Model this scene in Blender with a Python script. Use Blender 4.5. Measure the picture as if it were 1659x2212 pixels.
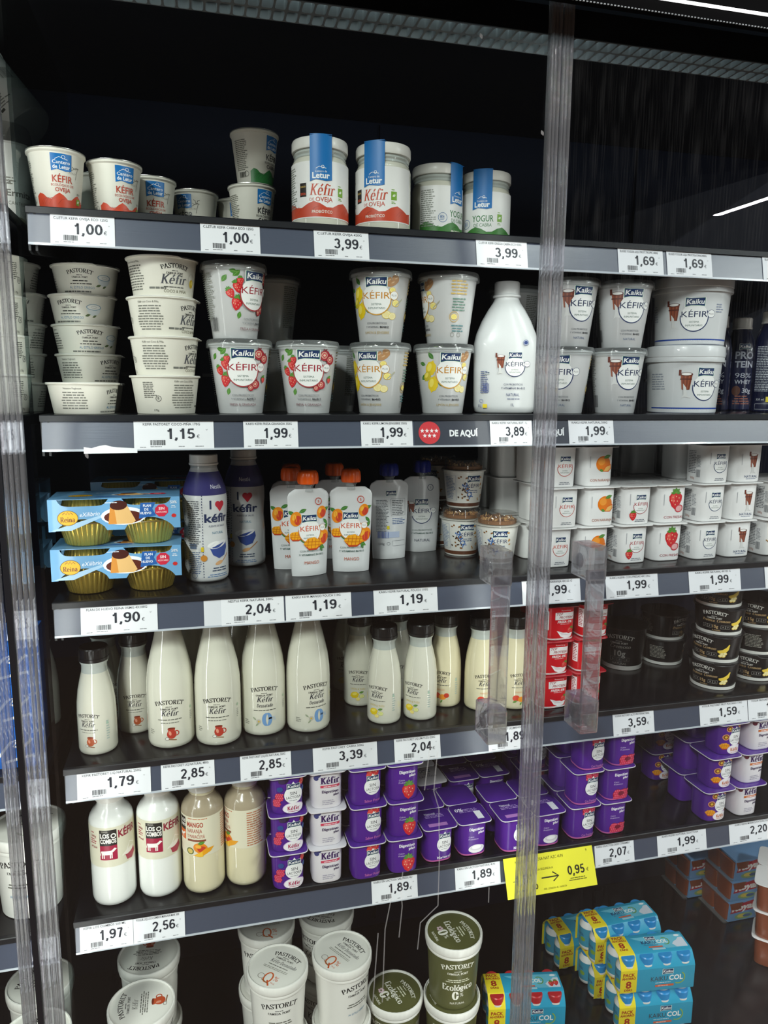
import bpy, bmesh, math, random
from mathutils import Vector, Matrix, Euler
random.seed(7)
S = bpy.context.scene
for o in list(bpy.data.objects):
    bpy.data.objects.remove(o, do_unlink=True)
COL = S.collection
pi = math.pi

# ------------------------------------------------------------------ camera
cam = bpy.data.cameras.new('camera')
cam.sensor_fit = 'VERTICAL'; cam.sensor_height = 36.0; cam.lens = 36.0 * 1604 / 2212
cam.clip_start = 0.02; cam.clip_end = 60
co = bpy.data.objects.new('camera', cam); COL.objects.link(co)
co.matrix_world = Matrix(((0.96920, 0.03302, -0.24405, 0), (-0.24617, 0.15827, -0.95622, 0), (0.00705, 0.98684, 0.16152, 1.55), (0, 0, 0, 1)))
S.camera = co

# ------------------------------------------------------------------ world, lights, exposure
w = bpy.data.worlds.new('store_ambient'); S.world = w; w.use_nodes = True
w.node_tree.nodes['Background'].inputs[0].default_value = (0.75, 0.83, 1.0, 1)
w.node_tree.nodes['Background'].inputs[1].default_value = 0.06
def tube(x, y0, y1, z, power, width=0.06):
    l = bpy.data.lights.new('ceiling_tube_or_fill', 'AREA'); l.shape = 'RECTANGLE'
    l.size = width; l.size_y = abs(y1 - y0); l.energy = power; l.color = (1.0, 0.985, 0.96)
    o = bpy.data.objects.new('ceiling_tube_or_fill', l); COL.objects.link(o)
    o.location = (x, (y0 + y1) / 2, z)
tube(-3.1, -2.4, -0.9, 3.05, 150)
tube(-1.15, -1.9, -0.9, 3.05, 210)
tube(1.3, -0.5, 0.1, 3.05, 40)  # weak fill lamp added overhead to brighten centre and right, not a known tube
tube(3.0, -1.5, -0.9, 3.05, 95)
tube(4.25, -3.65, -1.1, 3.0, 210)
tube(7.2, -3.0, -1.0, 3.05, 170)
S.view_settings.view_transform = 'Standard'; S.view_settings.look = 'None'
S.view_settings.gamma = 1.0; S.view_settings.exposure = -0.3; S.view_settings.use_curve_mapping = False
cy = S.cycles
cy.max_bounces = 9; cy.diffuse_bounces = 3; cy.glossy_bounces = 3; cy.transmission_bounces = 8; cy.transparent_max_bounces = 24
cy.use_adaptive_sampling = True; cy.adaptive_threshold = .014; cy.use_denoising = True; cy.caustics_reflective = False; cy.caustics_refractive = False

# ------------------------------------------------------------------ materials
def lin(h):
    h = h.lstrip('#'); c = [int(h[i:i + 2], 16) / 255 for i in (0, 2, 4)]
    return tuple((x / 12.92 if x <= .04045 else ((x + .055) / 1.055) ** 2.4) for x in c) + (1,)
_m = {}
def mat(name, col='ffffff', rough=.45, metal=0, coat=0, spec=.5, bump=0, bscale=200, trans=0, ior=1.45, stretch=None):
    if name in _m: return _m[name]
    m = bpy.data.materials.new(name); m.use_nodes = True; nt = m.node_tree
    b = nt.nodes['Principled BSDF']
    b.inputs['Base Color'].default_value = lin(col); b.inputs['Roughness'].default_value = rough
    b.inputs['Metallic'].default_value = metal; b.inputs['Coat Weight'].default_value = coat; b.inputs['Coat Roughness'].default_value = .05
    b.inputs['Specular IOR Level'].default_value = spec; b.inputs['Transmission Weight'].default_value = trans; b.inputs['IOR'].default_value = ior
    if bump:
        t = nt.nodes.new('ShaderNodeTexNoise'); t.inputs['Scale'].default_value = bscale; t.inputs['Detail'].default_value = 3
        tc = nt.nodes.new('ShaderNodeTexCoord'); mp = nt.nodes.new('ShaderNodeMapping')
        if stretch: mp.inputs['Scale'].default_value = stretch
        nt.links.new(tc.outputs['Object'], mp.inputs[0]); nt.links.new(mp.outputs[0], t.inputs[0])
        bp = nt.nodes.new('ShaderNodeBump'); bp.inputs['Strength'].default_value = bump; bp.inputs['Distance'].default_value = .002
        nt.links.new(t.outputs[0], bp.inputs['Height']); nt.links.new(bp.outputs[0], b.inputs['Normal'])
    m.diffuse_color = lin(col); _m[name] = m
    return m
def ink(h, rough=.4):
    return mat('ink_' + h, h, rough)
def thin(name, tint='ffffff', base=.04, top=1.0, rough=0.0, haze=0.0, hazecol='ffffff', dirt=0):
    """thin clear sheet: fresnel mix of a mirror and straight-through light, plus a little diffuse haze"""
    if name in _m: return _m[name]
    m = bpy.data.materials.new(name); m.use_nodes = True; nt = m.node_tree; N = nt.nodes; L = nt.links; N.clear()
    out = N.new('ShaderNodeOutputMaterial'); tr = N.new('ShaderNodeBsdfTransparent'); tr.inputs[0].default_value = lin(tint)
    gl = N.new('ShaderNodeBsdfGlossy'); gl.inputs['Roughness'].default_value = rough
    lw = N.new('ShaderNodeLayerWeight'); lw.inputs[0].default_value = .5
    pw = N.new('ShaderNodeMath'); pw.operation = 'POWER'; pw.inputs[1].default_value = 5; L.new(lw.outputs['Facing'], pw.inputs[0])
    ma = N.new('ShaderNodeMath'); ma.operation = 'MULTIPLY_ADD'; ma.inputs[1].default_value = top - base; ma.inputs[2].default_value = base; L.new(pw.outputs[0], ma.inputs[0])
    mx = N.new('ShaderNodeMixShader'); L.new(ma.outputs[0], mx.inputs[0]); L.new(tr.outputs[0], mx.inputs[1]); L.new(gl.outputs[0], mx.inputs[2])
    last = mx
    if haze:
        df = N.new('ShaderNodeBsdfDiffuse'); df.inputs[0].default_value = lin(hazecol)
        m2 = N.new('ShaderNodeMixShader'); m2.inputs[0].default_value = haze
        if dirt:
            tc = N.new('ShaderNodeTexCoord'); mp = N.new('ShaderNodeMapping'); mp.inputs['Scale'].default_value = (90, 1, 4)
            t = N.new('ShaderNodeTexNoise'); t.inputs['Scale'].default_value = 3; t.inputs['Detail'].default_value = 6
            r = N.new('ShaderNodeMapRange'); r.inputs[1].default_value = .5; r.inputs[2].default_value = .8; r.inputs[3].default_value = haze * .3; r.inputs[4].default_value = haze * (1 + dirt)
            L.new(tc.outputs['Object'], mp.inputs[0]); L.new(mp.outputs[0], t.inputs[0]); L.new(t.outputs[0], r.inputs[0]); L.new(r.outputs[0], m2.inputs[0])
        L.new(mx.outputs[0], m2.inputs[1]); L.new(df.outputs[0], m2.inputs[2]); last = m2
    L.new(last.outputs[0], out.inputs[0]); _m[name] = m
    return m

M_card = mat('cream_carton', 'e9e6da', .5)
M_white = mat('white_plastic', 'eceae4', .3, coat=.25)
M_gloss = mat('glossy_white_kefir', 'dcdacb', .1, coat=1)
M_gloss2 = mat('glossy_cream_mango_kefir', 'ded5b4', .1, coat=1)
M_satin = mat('satin_white_sleeve', 'd8d9da', .28, coat=.5)
M_jug = mat('cool_white_plastic', 'd9dbdc', .3, coat=.3)
M_foil = mat('aluminium_foil', 'd8d8d6', .28, metal=1, bump=.5, bscale=60)
M_gold = mat('gold_foil', 'eccb62', .24, metal=.72)
M_blackcap = mat('black_plastic_cap', '141416', .3)
M_black = mat('black_powder_coat', '101218', .42, bump=.05, bscale=900)
M_deck = mat('black_shelf_deck', '0a0b10', .2)
M_navy = mat('navy_black_panel', '060d20', .5, spec=.1)
M_rail = mat('slate_price_rail', '434a5c', .3, coat=1, bump=.1, bscale=30, stretch=(.4, 6, 60))
M_rail.node_tree.nodes['Principled BSDF'].inputs['Coat Roughness'].default_value = .33
M_paper = mat('price_paper', 'e6e7ec', .5, bump=.12, bscale=60)
M_yellow = mat('yellow_price_card', 'f1e93a', .45)
M_ink = ink('2c2d33'); M_dark = ink('1c1c22')
M_bowl = mat('black_bowl_plastic', '17171a', .3)
M_purple = mat('purple_pot_sleeve', '52208c', .3)
M_red = mat('red_pot_sleeve', 'c8101f', .3)
M_lidclear = thin('clear_lid_plastic', 'f2f4f4', .07, .8, .08, .12, 'e8ecec')
M_glass = thin('door_glass', 'f4f7f6', .02, .9, 0, .0006, 'ffffff')
M_glassdirty = thin('streaked_door_glass', 'f2f5f5', .02, .9, 0, .0022, 'ffffff', 3)
M_side = thin('partition_glass', 'd8e0e0', .06, 1.0, 0.0)
M_dome = thin('clear_dome_plastic', 'f4f4f2', .06, .8, .05, .03)
M_drip = thin('dried_drip', 'ffffff', .02, .4, .3, .095, 'e8e8e8')
M_gmat = mat('teal_grey_sheet', '9db4b8', .5)
M_steel = mat('grille_plastic', '757c80', .3)
M_galv = mat('white_metal_rail', 'd2d3d2', .4)
M_floor = mat('brown_floor_tile', '6f5b4e', .45)
M_neck = mat('smeared_bottle_glass', 'b9bfba', .12, coat=.5)
M_brownsweet = mat('caramel_dessert', '8a4526', .25, coat=.4)
NUMROT = 0
def clear_solid(name, ft, fd):
    m = bpy.data.materials.new(name); m.use_nodes = True; nt = m.node_tree; N = nt.nodes; L = nt.links; N.clear()
    out = N.new('ShaderNodeOutputMaterial'); g = N.new('ShaderNodeBsdfGlass'); g.inputs['IOR'].default_value = 1.42; g.inputs['Roughness'].default_value = .03; g.inputs[0].default_value = lin('f2f2f4')
    t = N.new('ShaderNodeBsdfTransparent'); t.inputs[0].default_value = lin('e2e2e6'); d = N.new('ShaderNodeBsdfDiffuse'); d.inputs[0].default_value = lin('e4e6ea')
    a = N.new('ShaderNodeMixShader'); a.inputs[0].default_value = ft; L.new(g.outputs[0], a.inputs[1]); L.new(t.outputs[0], a.inputs[2])
    b = N.new('ShaderNodeMixShader'); b.inputs[0].default_value = fd; L.new(a.outputs[0], b.inputs[1]); L.new(d.outputs[0], b.inputs[2])
    L.new(b.outputs[0], out.inputs[0]); return m
M_clear = clear_solid('clear_acrylic', .5, .055)
M_prof = clear_solid('clear_edge_profile', .5, .09)
M_fascia = mat('matt_black_fascia', '040405', .8, spec=.05)
# ------------------------------------------------------------------ mesh helpers (all sizes in millimetres)
MM = .001
class MB:
    def __init__(s): s.v = []; s.f = []; s.m = []; s.mats = []
    def mi(s, m):
        if m not in s.mats: s.mats.append(m)
        return s.mats.index(m)
    def add(s, vs, fs, m):
        k = len(s.v); i = s.mi(m); s.v += vs; s.f += [tuple(a + k for a in f) for f in fs]; s.m += [i] * len(fs); return s
    def loops(s, loops, m, cap0=True, cap1=True):
        n = len(loops[0]); vs = [p for l in loops for p in l]; fs = []
        for j in range(len(loops) - 1):
            for i in range(n):
                a = j * n + i; b = j * n + (i + 1) % n; fs.append((a, b, b + n, a + n))
        if cap0: fs.append(tuple(range(n))[::-1])
        if cap1: fs.append(tuple((len(loops) - 1) * n + i for i in range(n)))
        return s.add(vs, fs, m)
    def lathe(s, prof, m, seg=64, shape=None, c=(0, 0, 0)):
        L = []
        for r, z in prof:
            L.append([(c[0] + r * (shape(t) if shape else 1) * math.sin(t), c[1] - r * (shape(t) if shape else 1) * math.cos(t), c[2] + z) for t in [2 * pi * i / seg for i in range(seg)]])
        return s.loops(L, m, prof[0][0] > .01, prof[-1][0] > .01)
    def box(s, x0, x1, y0, y1, z0, z1, m):
        return s.loops([[(x0, y0, z), (x1, y0, z), (x1, y1, z), (x0, y1, z)] for z in (z0, z1)], m)
    def prism(s, pts, y0, y1, m):          # outline in x,z pushed along y
        return s.loops([[(x, y, z) for x, z in pts] for y in (y0, y1)], m)
    def prismz(s, pts, z0, z1, m):         # outline in x,y pushed along z
        return s.loops([[(x, y, z) for x, y in pts] for z in (z0, z1)], m)
    def prismx(s, pts, x0, x1, m):         # outline in y,z pushed along x
        return s.loops([[(x, y, z) for y, z in pts] for x in (x0, x1)], m)
    def tube(s, pts, r, m, n=8):
        L = []
        for i, p in enumerate(pts):
            a = Vector(pts[max(0, i - 1)]); b = Vector(pts[min(len(pts) - 1, i + 1)]); t = (b - a).normalized()
            u = t.orthogonal().normalized() if abs(t.z) > .9 else t.cross(Vector((0, 0, 1))).normalized(); q = t.cross(u)
            L.append([tuple(Vector(p) + (u * math.cos(2 * pi * k / n) + q * math.sin(2 * pi * k / n)) * r) for k in range(n)])
        return s.loops(L, m)
    def build(s, name, parent=None, ang=35, bevel=0, fix=True):
        me = bpy.data.meshes.new(name); me.from_pydata([(x * MM, y * MM, z * MM) for x, y, z in s.v], [], s.f)
        for m in s.mats: me.materials.append(m)
        me.polygons.foreach_set('material_index', s.m); me.update()
        if fix or bevel:
            bm = bmesh.new(); bm.from_mesh(me)
            bmesh.ops.remove_doubles(bm, verts=bm.verts, dist=1e-6)
            if bevel: bmesh.ops.bevel(bm, geom=[e for e in bm.edges if len(e.link_faces) == 2 and e.calc_face_angle(0) > .5], offset=bevel * MM, segments=2, affect='EDGES', profile=.6)
            bmesh.ops.recalc_face_normals(bm, faces=bm.faces); bm.to_mesh(me); bm.free()
        me.shade_smooth(); me.set_sharp_from_angle(angle=math.radians(ang))
        o = bpy.data.objects.new(name, me); COL.objects.link(o)
        if parent: o.parent = parent
        return o
def rz(prof):
    z = [p[1] for p in prof]; r = [p[0] for p in prof]
    def f(y):
        if y <= z[0]: return r[0]
        for i in range(len(z) - 1):
            if z[i] <= y <= z[i + 1] and z[i + 1] > z[i]: return r[i] + (r[i + 1] - r[i]) * (y - z[i]) / (z[i + 1] - z[i])
        return r[-1]
    return f
def lmap(prof, rref, shape=None, c=(0, 0, 0)):
    rf = rz(prof)
    def f(x, y, o):
        t = x / rref; R = rf(y) * (shape(t) if shape else 1) + o
        return (c[0] + R * math.sin(t), c[1] - R * math.cos(t), c[2] + y)
    return f
def sq(n):
    return lambda t: (abs(math.cos(t)) ** n + abs(math.sin(t)) ** n) ** (-1 / n)

# ------------------------------------------------------------------ things, parts, copies
def tag(o, label, cat, group=None, kind=None):
    o['label'] = label; o['category'] = cat
    if group: o['group'] = group
    if kind: o['kind'] = kind
    return o
def empty(name):
    o = bpy.data.objects.new(name, None); o.empty_display_size = .02; COL.objects.link(o); return o
def copy_tree(o, parent=None):
    c = o.copy(); COL.objects.link(c)
    if parent: c.parent = parent
    for ch in list(o.children): copy_tree(ch, c)
    return c
PROTO = {}; BUILD = {}; ROUND = 'cup jar bowl tall bucket protein sleeve granola bottle combo tub'.split()
def P(kind, x, y, z, rot, label, cat, group=None, rx=0, ry=0, lid=None):
    if kind in PROTO: o = copy_tree(PROTO[kind])
    else: o = PROTO[kind] = BUILD[kind]()
    for k in ('group',):
        if k in o: del o[k]
    if kind.split('_')[0] in ROUND:                 # rot is the turn as seen from the aisle; labels turn with the line of sight
        rot -= math.degrees(math.atan2(x, y))
        if lid is not None:
            for c in o.children:
                if c.name.startswith('snap_lid'): c.rotation_euler = (0, 0, math.radians(lid - rot - math.degrees(math.atan2(x, y))))
    o.location = (x, y, z); o.rotation_euler = (math.radians(rx), math.radians(ry), math.radians(rot))
    return tag(o, label, cat, group)

# ------------------------------------------------------------------ flat artwork: polygons in mm, wrapped on a surface
_tc = {}
def glyphs(s, b):
    if (s, b) in _tc: return _tc[(s, b)]
    cu = bpy.data.curves.new('t', 'FONT'); cu.body = s; cu.size = 1; cu.resolution_u = 2; cu.offset = b
    o = bpy.data.objects.new('t', cu); me = bpy.data.meshes.new_from_object(o)
    v = [(p.co.x, p.co.y) for p in me.vertices]; f = [tuple(p.vertices) for p in me.polygons]
    bpy.data.objects.remove(o); bpy.data.curves.remove(cu); bpy.data.meshes.remove(me)
    xs = [p[0] for p in v] or [0]
    _tc[(s, b)] = (v, f, min(xs), max(xs)); return _tc[(s, b)]
def ell(cx, cy, rx, ry, rot=0, n=20, a0=0, a1=2 * pi):
    c, s = math.cos(rot), math.sin(rot); full = abs(a1 - a0) > 6.28; out = []
    for i in range(n):
        a = a0 + (a1 - a0) * i / (n if full else n - 1); x, y = rx * math.cos(a), ry * math.sin(a); out.append((cx + x * c - y * s, cy + x * s + y * c))
    return out
# broad-pen serif letters: strokes, then serif bars (x, y)
def _arc(cx, cy, rx, ry, a0, a1, n=12):
    p = ell(cx, cy, rx, ry, 0, n, math.radians(a0), math.radians(a1)); return p + p[:2] if abs(a1 - a0) >= 360 else p
SER = {
 'P': (.68, [[(.18, 0), (.18, 1)], [(.18, 1)] + _arc(.36, .74, .26, .26, 90, -90) + [(.18, .48)]], [(.18, 0), (.14, 1)]),
 'A': (.8, [[(.06, 0), (.4, 1)], [(.38, 1), (.74, 0)], [(.18, .34), (.6, .34)]], [(.06, 0), (.74, 0)]),
 'S': (.6, [[(.52, .76), (.5, .94), (.3, 1), (.12, .9), (.1, .74), (.2, .6), (.42, .44), (.53, .3), (.5, .1), (.3, 0), (.1, .06), (.07, .26)]], []),
 'T': (.74, [[(.37, 0), (.37, 1)], [(.04, .97), (.7, .97)], [(.05, .99), (.05, .8)], [(.69, .99), (.69, .8)]], [(.37, 0)]),
 'O': (.86, [_arc(.43, .5, .36, .5, 0, 360, 24)], []),
 'R': (.78, [[(.18, 0), (.18, 1)], [(.18, 1)] + _arc(.36, .75, .25, .25, 90, -90) + [(.18, .5)], [(.38, .5), (.66, 0)]], [(.18, 0), (.14, 1), (.7, 0)]),
 'E': (.66, [[(.18, 0), (.18, 1)], [(.1, .98), (.58, .98)], [(.18, .52), (.46, .52)], [(.1, .02), (.6, .02)], [(.58, 1), (.58, .82)], [(.6, 0), (.6, .2)]], []),
 'K': (.8, [[(.18, 0), (.18, 1)], [(.2, .42), (.66, .98)], [(.34, .56), (.68, 0)]], [(.18, 0), (.18, 1), (.68, 1), (.7, 0)]),
 'D': (.8, [[(.18, 0), (.18, 1)], [(.1, .98), (.3, .98)] + _arc(.32, .5, .36, .48, 90, -90) + [(.1, .02)]], []),
 'N': (.86, [[(.16, 0), (.16, 1)], [(.14, 1), (.68, 0)], [(.7, 0), (.7, 1)]], [(.16, 0), (.1, 1), (.7, 1)]),
 'F': (.62, [[(.18, 0), (.18, 1)], [(.1, .98), (.58, .98)], [(.18, .52), (.46, .52)], [(.58, 1), (.58, .82)]], [(.18, 0)]),
 'I': (.36, [[(.18, 0), (.18, 1)]], [(.18, 0), (.18, 1)]),
 'L': (.62, [[(.18, 0), (.18, 1)], [(.1, .02), (.56, .02)], [(.56, 0), (.56, .2)]], [(.18, 1)]),
 'M': (1.0, [[(.14, 0), (.16, 1)], [(.16, 1), (.48, .08)], [(.48, .08), (.8, 1)], [(.82, 1), (.84, 0)]], [(.14, 0), (.84, 0)]),
 'C': (.74, [_arc(.42, .5, .34, .5, 45, 315, 18)], []),
 'a': (.56, [[(.1, .52), (.2, .64), (.34, .62), (.4, .5), (.4, .06), (.5, 0)], _arc(.26, .19, .17, .19, 60, 330)], []),
 'c': (.5, [_arc(.3, .32, .23, .32, 50, 310)], []),
 'd': (.62, [_arc(.27, .32, .2, .32, 0, 360, 16), [(.47, 0), (.47, 1)]], [(.44, 1), (.5, 0)]),
 'e': (.54, [[(.07, .34), (.48, .34)] + _arc(.28, .32, .21, .32, 5, 318)], []),
 'é': (.54, [[(.07, .34), (.48, .34)] + _arc(.28, .32, .21, .32, 5, 318), [(.26, .76), (.42, .98)]], []),
 'f': (.4, [[(.46, .86), (.38, .98), (.26, .96), (.2, .8), (.2, 0)], [(.06, .62), (.38, .62)]], [(.2, 0)]),
 'g': (.56, [_arc(.26, .4, .18, .23, 0, 360, 16), [(.14, .2), (.12, .06), (.4, .02), (.46, -.12), (.26, -.28), (.08, -.16), (.14, .0)], [(.4, .56), (.52, .62)]], []),
 'i': (.32, [[(.16, 0), (.16, .64)], [(.13, .88), (.19, .88)], [(.16, .94), (.16, .82)]], [(.16, 0)]),
 'l': (.32, [[(.16, 0), (.16, 1)]], [(.16, 0), (.12, 1)]),
 'm': (.98, [[(.14, 0), (.14, .64)], [(.14, .5), (.24, .62), (.38, .64), (.46, .5), (.46, 0)], [(.46, .5), (.56, .62), (.7, .64), (.78, .5), (.78, 0)]], [(.14, 0), (.46, 0), (.78, 0)]),
 'n': (.64, [[(.14, 0), (.14, .64)], [(.14, .5), (.24, .62), (.4, .64), (.48, .5), (.48, 0)]], [(.14, 0), (.48, 0)]),
 'o': (.58, [_arc(.29, .32, .23, .32, 0, 360, 18)], []),
 'ó': (.58, [_arc(.29, .32, .23, .32, 0, 360, 18), [(.27, .76), (.43, .98)]], []),
 'p': (.62, [[(.14, -.3), (.14, .64)], _arc(.32, .32, .2, .32, 0, 360, 16)], [(.14, -.3), (.1, .64)]),
 'r': (.46, [[(.14, 0), (.14, .64)], [(.14, .46), (.24, .62), (.38, .64), (.42, .54)]], [(.14, 0), (.1, .64)]),
 's': (.46, [[(.38, .5), (.34, .62), (.2, .64), (.09, .54), (.14, .4), (.32, .28), (.38, .14), (.28, .02), (.12, .02), (.07, .16)]], []),
 't': (.4, [[(.18, .84), (.18, .1), (.26, 0), (.36, .06)], [(.04, .62), (.36, .62)]], []),
 'u': (.62, [[(.12, .64), (.12, .16), (.22, 0), (.36, .02), (.46, .16)], [(.46, .64), (.46, 0)]], [(.1, .64), (.44, .64)]),
 'v': (.58, [[(.06, .64), (.3, 0)], [(.3, 0), (.52, .64)]], [(.07, .64), (.51, .64)]),
 'y': (.58, [[(.06, .64), (.3, 0)], [(.52, .64), (.26, -.2), (.08, -.28)]], [(.07, .64), (.51, .64)]),
 '0': (.66, [_arc(.33, .5, .26, .5, 0, 360, 20)], []), ' ': (.3, [], []),
 '&': (.8, [[(.7, 0), (.2, .72), (.26, .96), (.44, .94), (.46, .76), (.12, .36), (.14, .08), (.4, 0), (.66, .36)]], []),
}
def stroke(pts, wf):
    L = []; R = []; n = len(pts)
    for i, p in enumerate(pts):
        a = pts[max(0, i - 1)]; b = pts[min(n - 1, i + 1)]; dx, dy = b[0] - a[0], b[1] - a[1]; l = math.hypot(dx, dy) or 1
        h = wf(dx / l, dy / l) / 2; L.append((p[0] - dy / l * h, p[1] + dx / l * h)); R.append((p[0] + dy / l * h, p[1] - dx / l * h))
    return L + R, [(i, i + 1, n + i + 1, n + i) for i in range(n - 1)]
NUM = {'0': (.58, [_arc(.29, .5, .2, .415, 0, 360, 24)], []), '1': (.5, [[(.08, .74), (.18, .77), (.26, .85), (.3, .99)], [(.3, 1), (.3, 0)]], []),
 '2': (.58, [_arc(.29, .7, .2, .215, 165, -35, 12) + [(.11, .09)], [(.06, .083), (.51, .083)]], []), '3': (.58, [_arc(.28, .71, .18, .205, 160, -80, 12), _arc(.28, .3, .205, .215, 85, -160, 14)], []),
 '4': (.58, [[(.4, 0), (.4, .98)], [(.38, .94), (.08, .3)], [(.03, .27), (.56, .27)]], []), '5': (.58, [[(.5, .915), (.17, .915), (.12, .5)], _arc(.29, .32, .2, .235, 140, -150, 14)], []),
 '6': (.58, [_arc(.3, .31, .2, .225, 0, 360, 20), [(.48, .78), (.4, .9), (.28, .92), (.16, .82), (.1, .6), (.1, .31)]], []), '7': (.56, [[(.05, .915), (.5, .915)], [(.46, .9), (.34, .55), (.24, 0)]], []),
 '8': (.58, [_arc(.29, .73, .17, .185, 0, 360, 18), _arc(.29, .3, .205, .22, 0, 360, 20)], []), ',': (.28, [[(.14, .13), (.14, -.02), (.06, -.16)]], []), '-': (.36, [[(.05, .36), (.3, .36)]], [])}
_s9 = NUM['6'][1]; NUM['9'] = (.58, [[(.58 - a, 1 - b) for a, b in q] for q in _s9], [])
class Art:
    def __init__(s): s.p = []; s.k = 0
    def raw(s, v, f, col):
        s.k += 1
        for q in f: s.p.append(([v[i] for i in q], col, s.k))
        return s
    def poly(s, pts, col): return s.raw(pts, [tuple(range(len(pts)))], col)
    def rect(s, x, y, w, h, col, rot=0, n=1):
        c, q = math.cos(rot), math.sin(rot)
        return s.poly([(x + a * c - b * q, y + a * q + b * c) for a, b in ((-w / 2, -h / 2), (w / 2, -h / 2), (w / 2, h / 2), (-w / 2, h / 2))], col)
    def ell(s, x, y, rx, ry, col, rot=0, n=20): return s.poly(ell(x, y, rx, ry, rot, n), col)
    def ring(s, x, y, r, wd, col, a0=0, a1=360, n=32, ry=None):
        o = ell(x, y, r, ry or r, 0, n, math.radians(a0), math.radians(a1) - (.006 if a1 - a0 >= 360 else 0)); i = ell(x, y, r - wd, (ry or r) - wd, 0, n, math.radians(a0), math.radians(a1) - (.006 if a1 - a0 >= 360 else 0))
        return s.raw(o + i, [(j, j + 1, n + j + 1, n + j) for j in range(n - 1)], col)
    def band(s, x0, x1, zs, col):            # sleeve-wide colour field, cut fine enough to hug a curved wall
        n = max(2, int((x1 - x0) / 1.6)); xs = [x0 + (x1 - x0) * i / n for i in range(n + 1)]; m = len(zs)
        return s.raw([(x, z) for z in zs for x in xs], [(j * (n + 1) + i, j * (n + 1) + i + 1, (j + 1) * (n + 1) + i + 1, (j + 1) * (n + 1) + i) for j in range(m - 1) for i in range(n)], col)
    def line(s, pts, wd, col):
        v, f = stroke(pts, lambda a, b: wd); return s.raw(v, f, col)
    def _xf(s, v, x, y, h, sx, sh, arc, rot):
        out = []; c, q = math.cos(rot), math.sin(rot)
        for a, b in v:
            a = (a + b * sh) * h * sx; b = b * h
            if arc:
                t = a / arc; a, b = (arc + b) * math.sin(t), (arc + b) * math.cos(t) - arc
            out.append((x + a * c - b * q, y + a * q + b * c))
        return out
    def text(s, t, x, y, h, col, al='c', b=0, sx=1, sh=0, arc=0, rot=0, wd=None):
        v, f, x0, x1 = glyphs(t, b); u = 1 / .7; h = h * u
        if wd: sx = wd / ((x1 - x0) * h)
        d = {'c': (x0 + x1) / 2, 'l': x0, 'r': x1}[al]
        return s.raw(s._xf([(p - d, q) for p, q in v], x, y, h, sx, sh, arc, rot), f, col)
    def serif(s, t, x, y, h, col, al='c', th=.17, tn=.06, sx=1, sh=0, arc=0, rot=0, wd=None, gap=.06, font=None):
        SER = font or globals()['SER']
        W = sum(SER[c][0] + gap for c in t); X = 0; V = []; F = []
        for c in t:
            adv, st, sf = SER[c]
            for q in st:
                v, f = stroke(q, lambda dx, dy: tn + (th - tn) * abs(dy) ** 1.3); k = len(V); V += [(X + a, e) for a, e in v]; F += [tuple(i + k for i in g) for g in f]
            for a, e in sf:
                k = len(V); e2 = e + (tn * .6 if e < .1 else -tn * .6); V += [(X + a - th * 1.05, e), (X + a + th * 1.05, e), (X + a + th * 1.05, e2), (X + a - th * 1.05, e2)]; F.append((k, k + 1, k + 2, k + 3))
            X += adv + gap
        if wd: sx = wd / (W * h)
        d = {'c': W / 2, 'l': 0, 'r': W}[al]
        return s.raw(s._xf([(a - d, e) for a, e in V], x, y, h, sx, sh, arc, rot), F, col)
    def num(s, t, x, y, h, col, wd=None, th=.17): return s.serif(t, x, y, h, col, th=th, tn=th * .92, wd=wd, gap=.05, font=NUM)
    def lines(s, x, y, wd, n, lh, col, th=.45, al='l', seed=1, rot=0):
        r = random.Random(seed); v = []; f = []; c, q = math.cos(rot), math.sin(rot)
        for j in range(n):
            W = wd * r.uniform(.72, 1); a = 0 if al == 'l' else (wd - W) / 2
            e = a + W
            while a < e - lh * .5:
                l = min(lh * r.uniform(.8, 2.6), e - a); k = len(v); yy = -j * lh
                v += [(x + u * c - t * q, y + u * q + t * c) for u, t in ((a, yy), (a + l, yy), (a + l, yy + lh * th), (a, yy + lh * th))]; f.append((k, k + 1, k + 2, k + 3)); a += l + lh * .3
        return s.raw(v, f, col)
    def bars(s, x, y, wd, h, col, seed=3, vert=False):
        r = random.Random(seed); v = []; f = []; a = 0
        while a < wd - .3:
            l = r.choice((.25, .25, .5, .75)) * wd / 15; k = len(v); q = ((a, 0), (a + l, 0), (a + l, h), (a, h))
            v += [(x + (t if vert else u), y + (u if vert else t)) for u, t in q]; f.append((k, k + 1, k + 2, k + 3)); a += l + r.choice((.25, .4, .6)) * wd / 15
        return s.raw(v, f, col)
    def add(s, other, dx=0, dy=0, k=1):
        b = s.k
        for q, c, l in other.p: s.p.append(([(x * k + dx, y * k + dy) for x, y in q], c, l + b))
        s.k += other.k; return s
    def build(s, fmap, name, parent, step=0, base=.15, lay=.014, clip=None):
        V = []; F = []; MI = []; NR = []; mats = []
        for q, col, k in s.p:
            if col not in mats: mats.append(col)
            mi = mats.index(col); off = base + k * lay
            if clip:
                q = [(b, a) for a, b in _cut(_cut([(b, a) for a, b in q], clip[0], 1), clip[1], -1)]
                if len(q) < 3: continue
            pieces = [q]
            if step:
                lo = min(a[0] for a in q); hi = max(a[0] for a in q)
                if hi - lo > step * .6:
                    pieces = []; j = math.floor(lo / step)
                    while j * step < hi:
                        pc = _cut(_cut(q, j * step, 1), (j + 1) * step, -1)
                        if len(pc) > 2: pieces.append(pc)
                        j += 1
            for pc in pieces:
                b = len(V)
                for x, y in pc:
                    p = Vector(fmap(x, y, off)); V.append(p * MM); NR.append((Vector(fmap(x, y, off + 1)) - p).normalized())
                F.append(tuple(range(b, len(V)))); MI.append(mi)
        # face orientation towards the outside
        F2 = []
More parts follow.
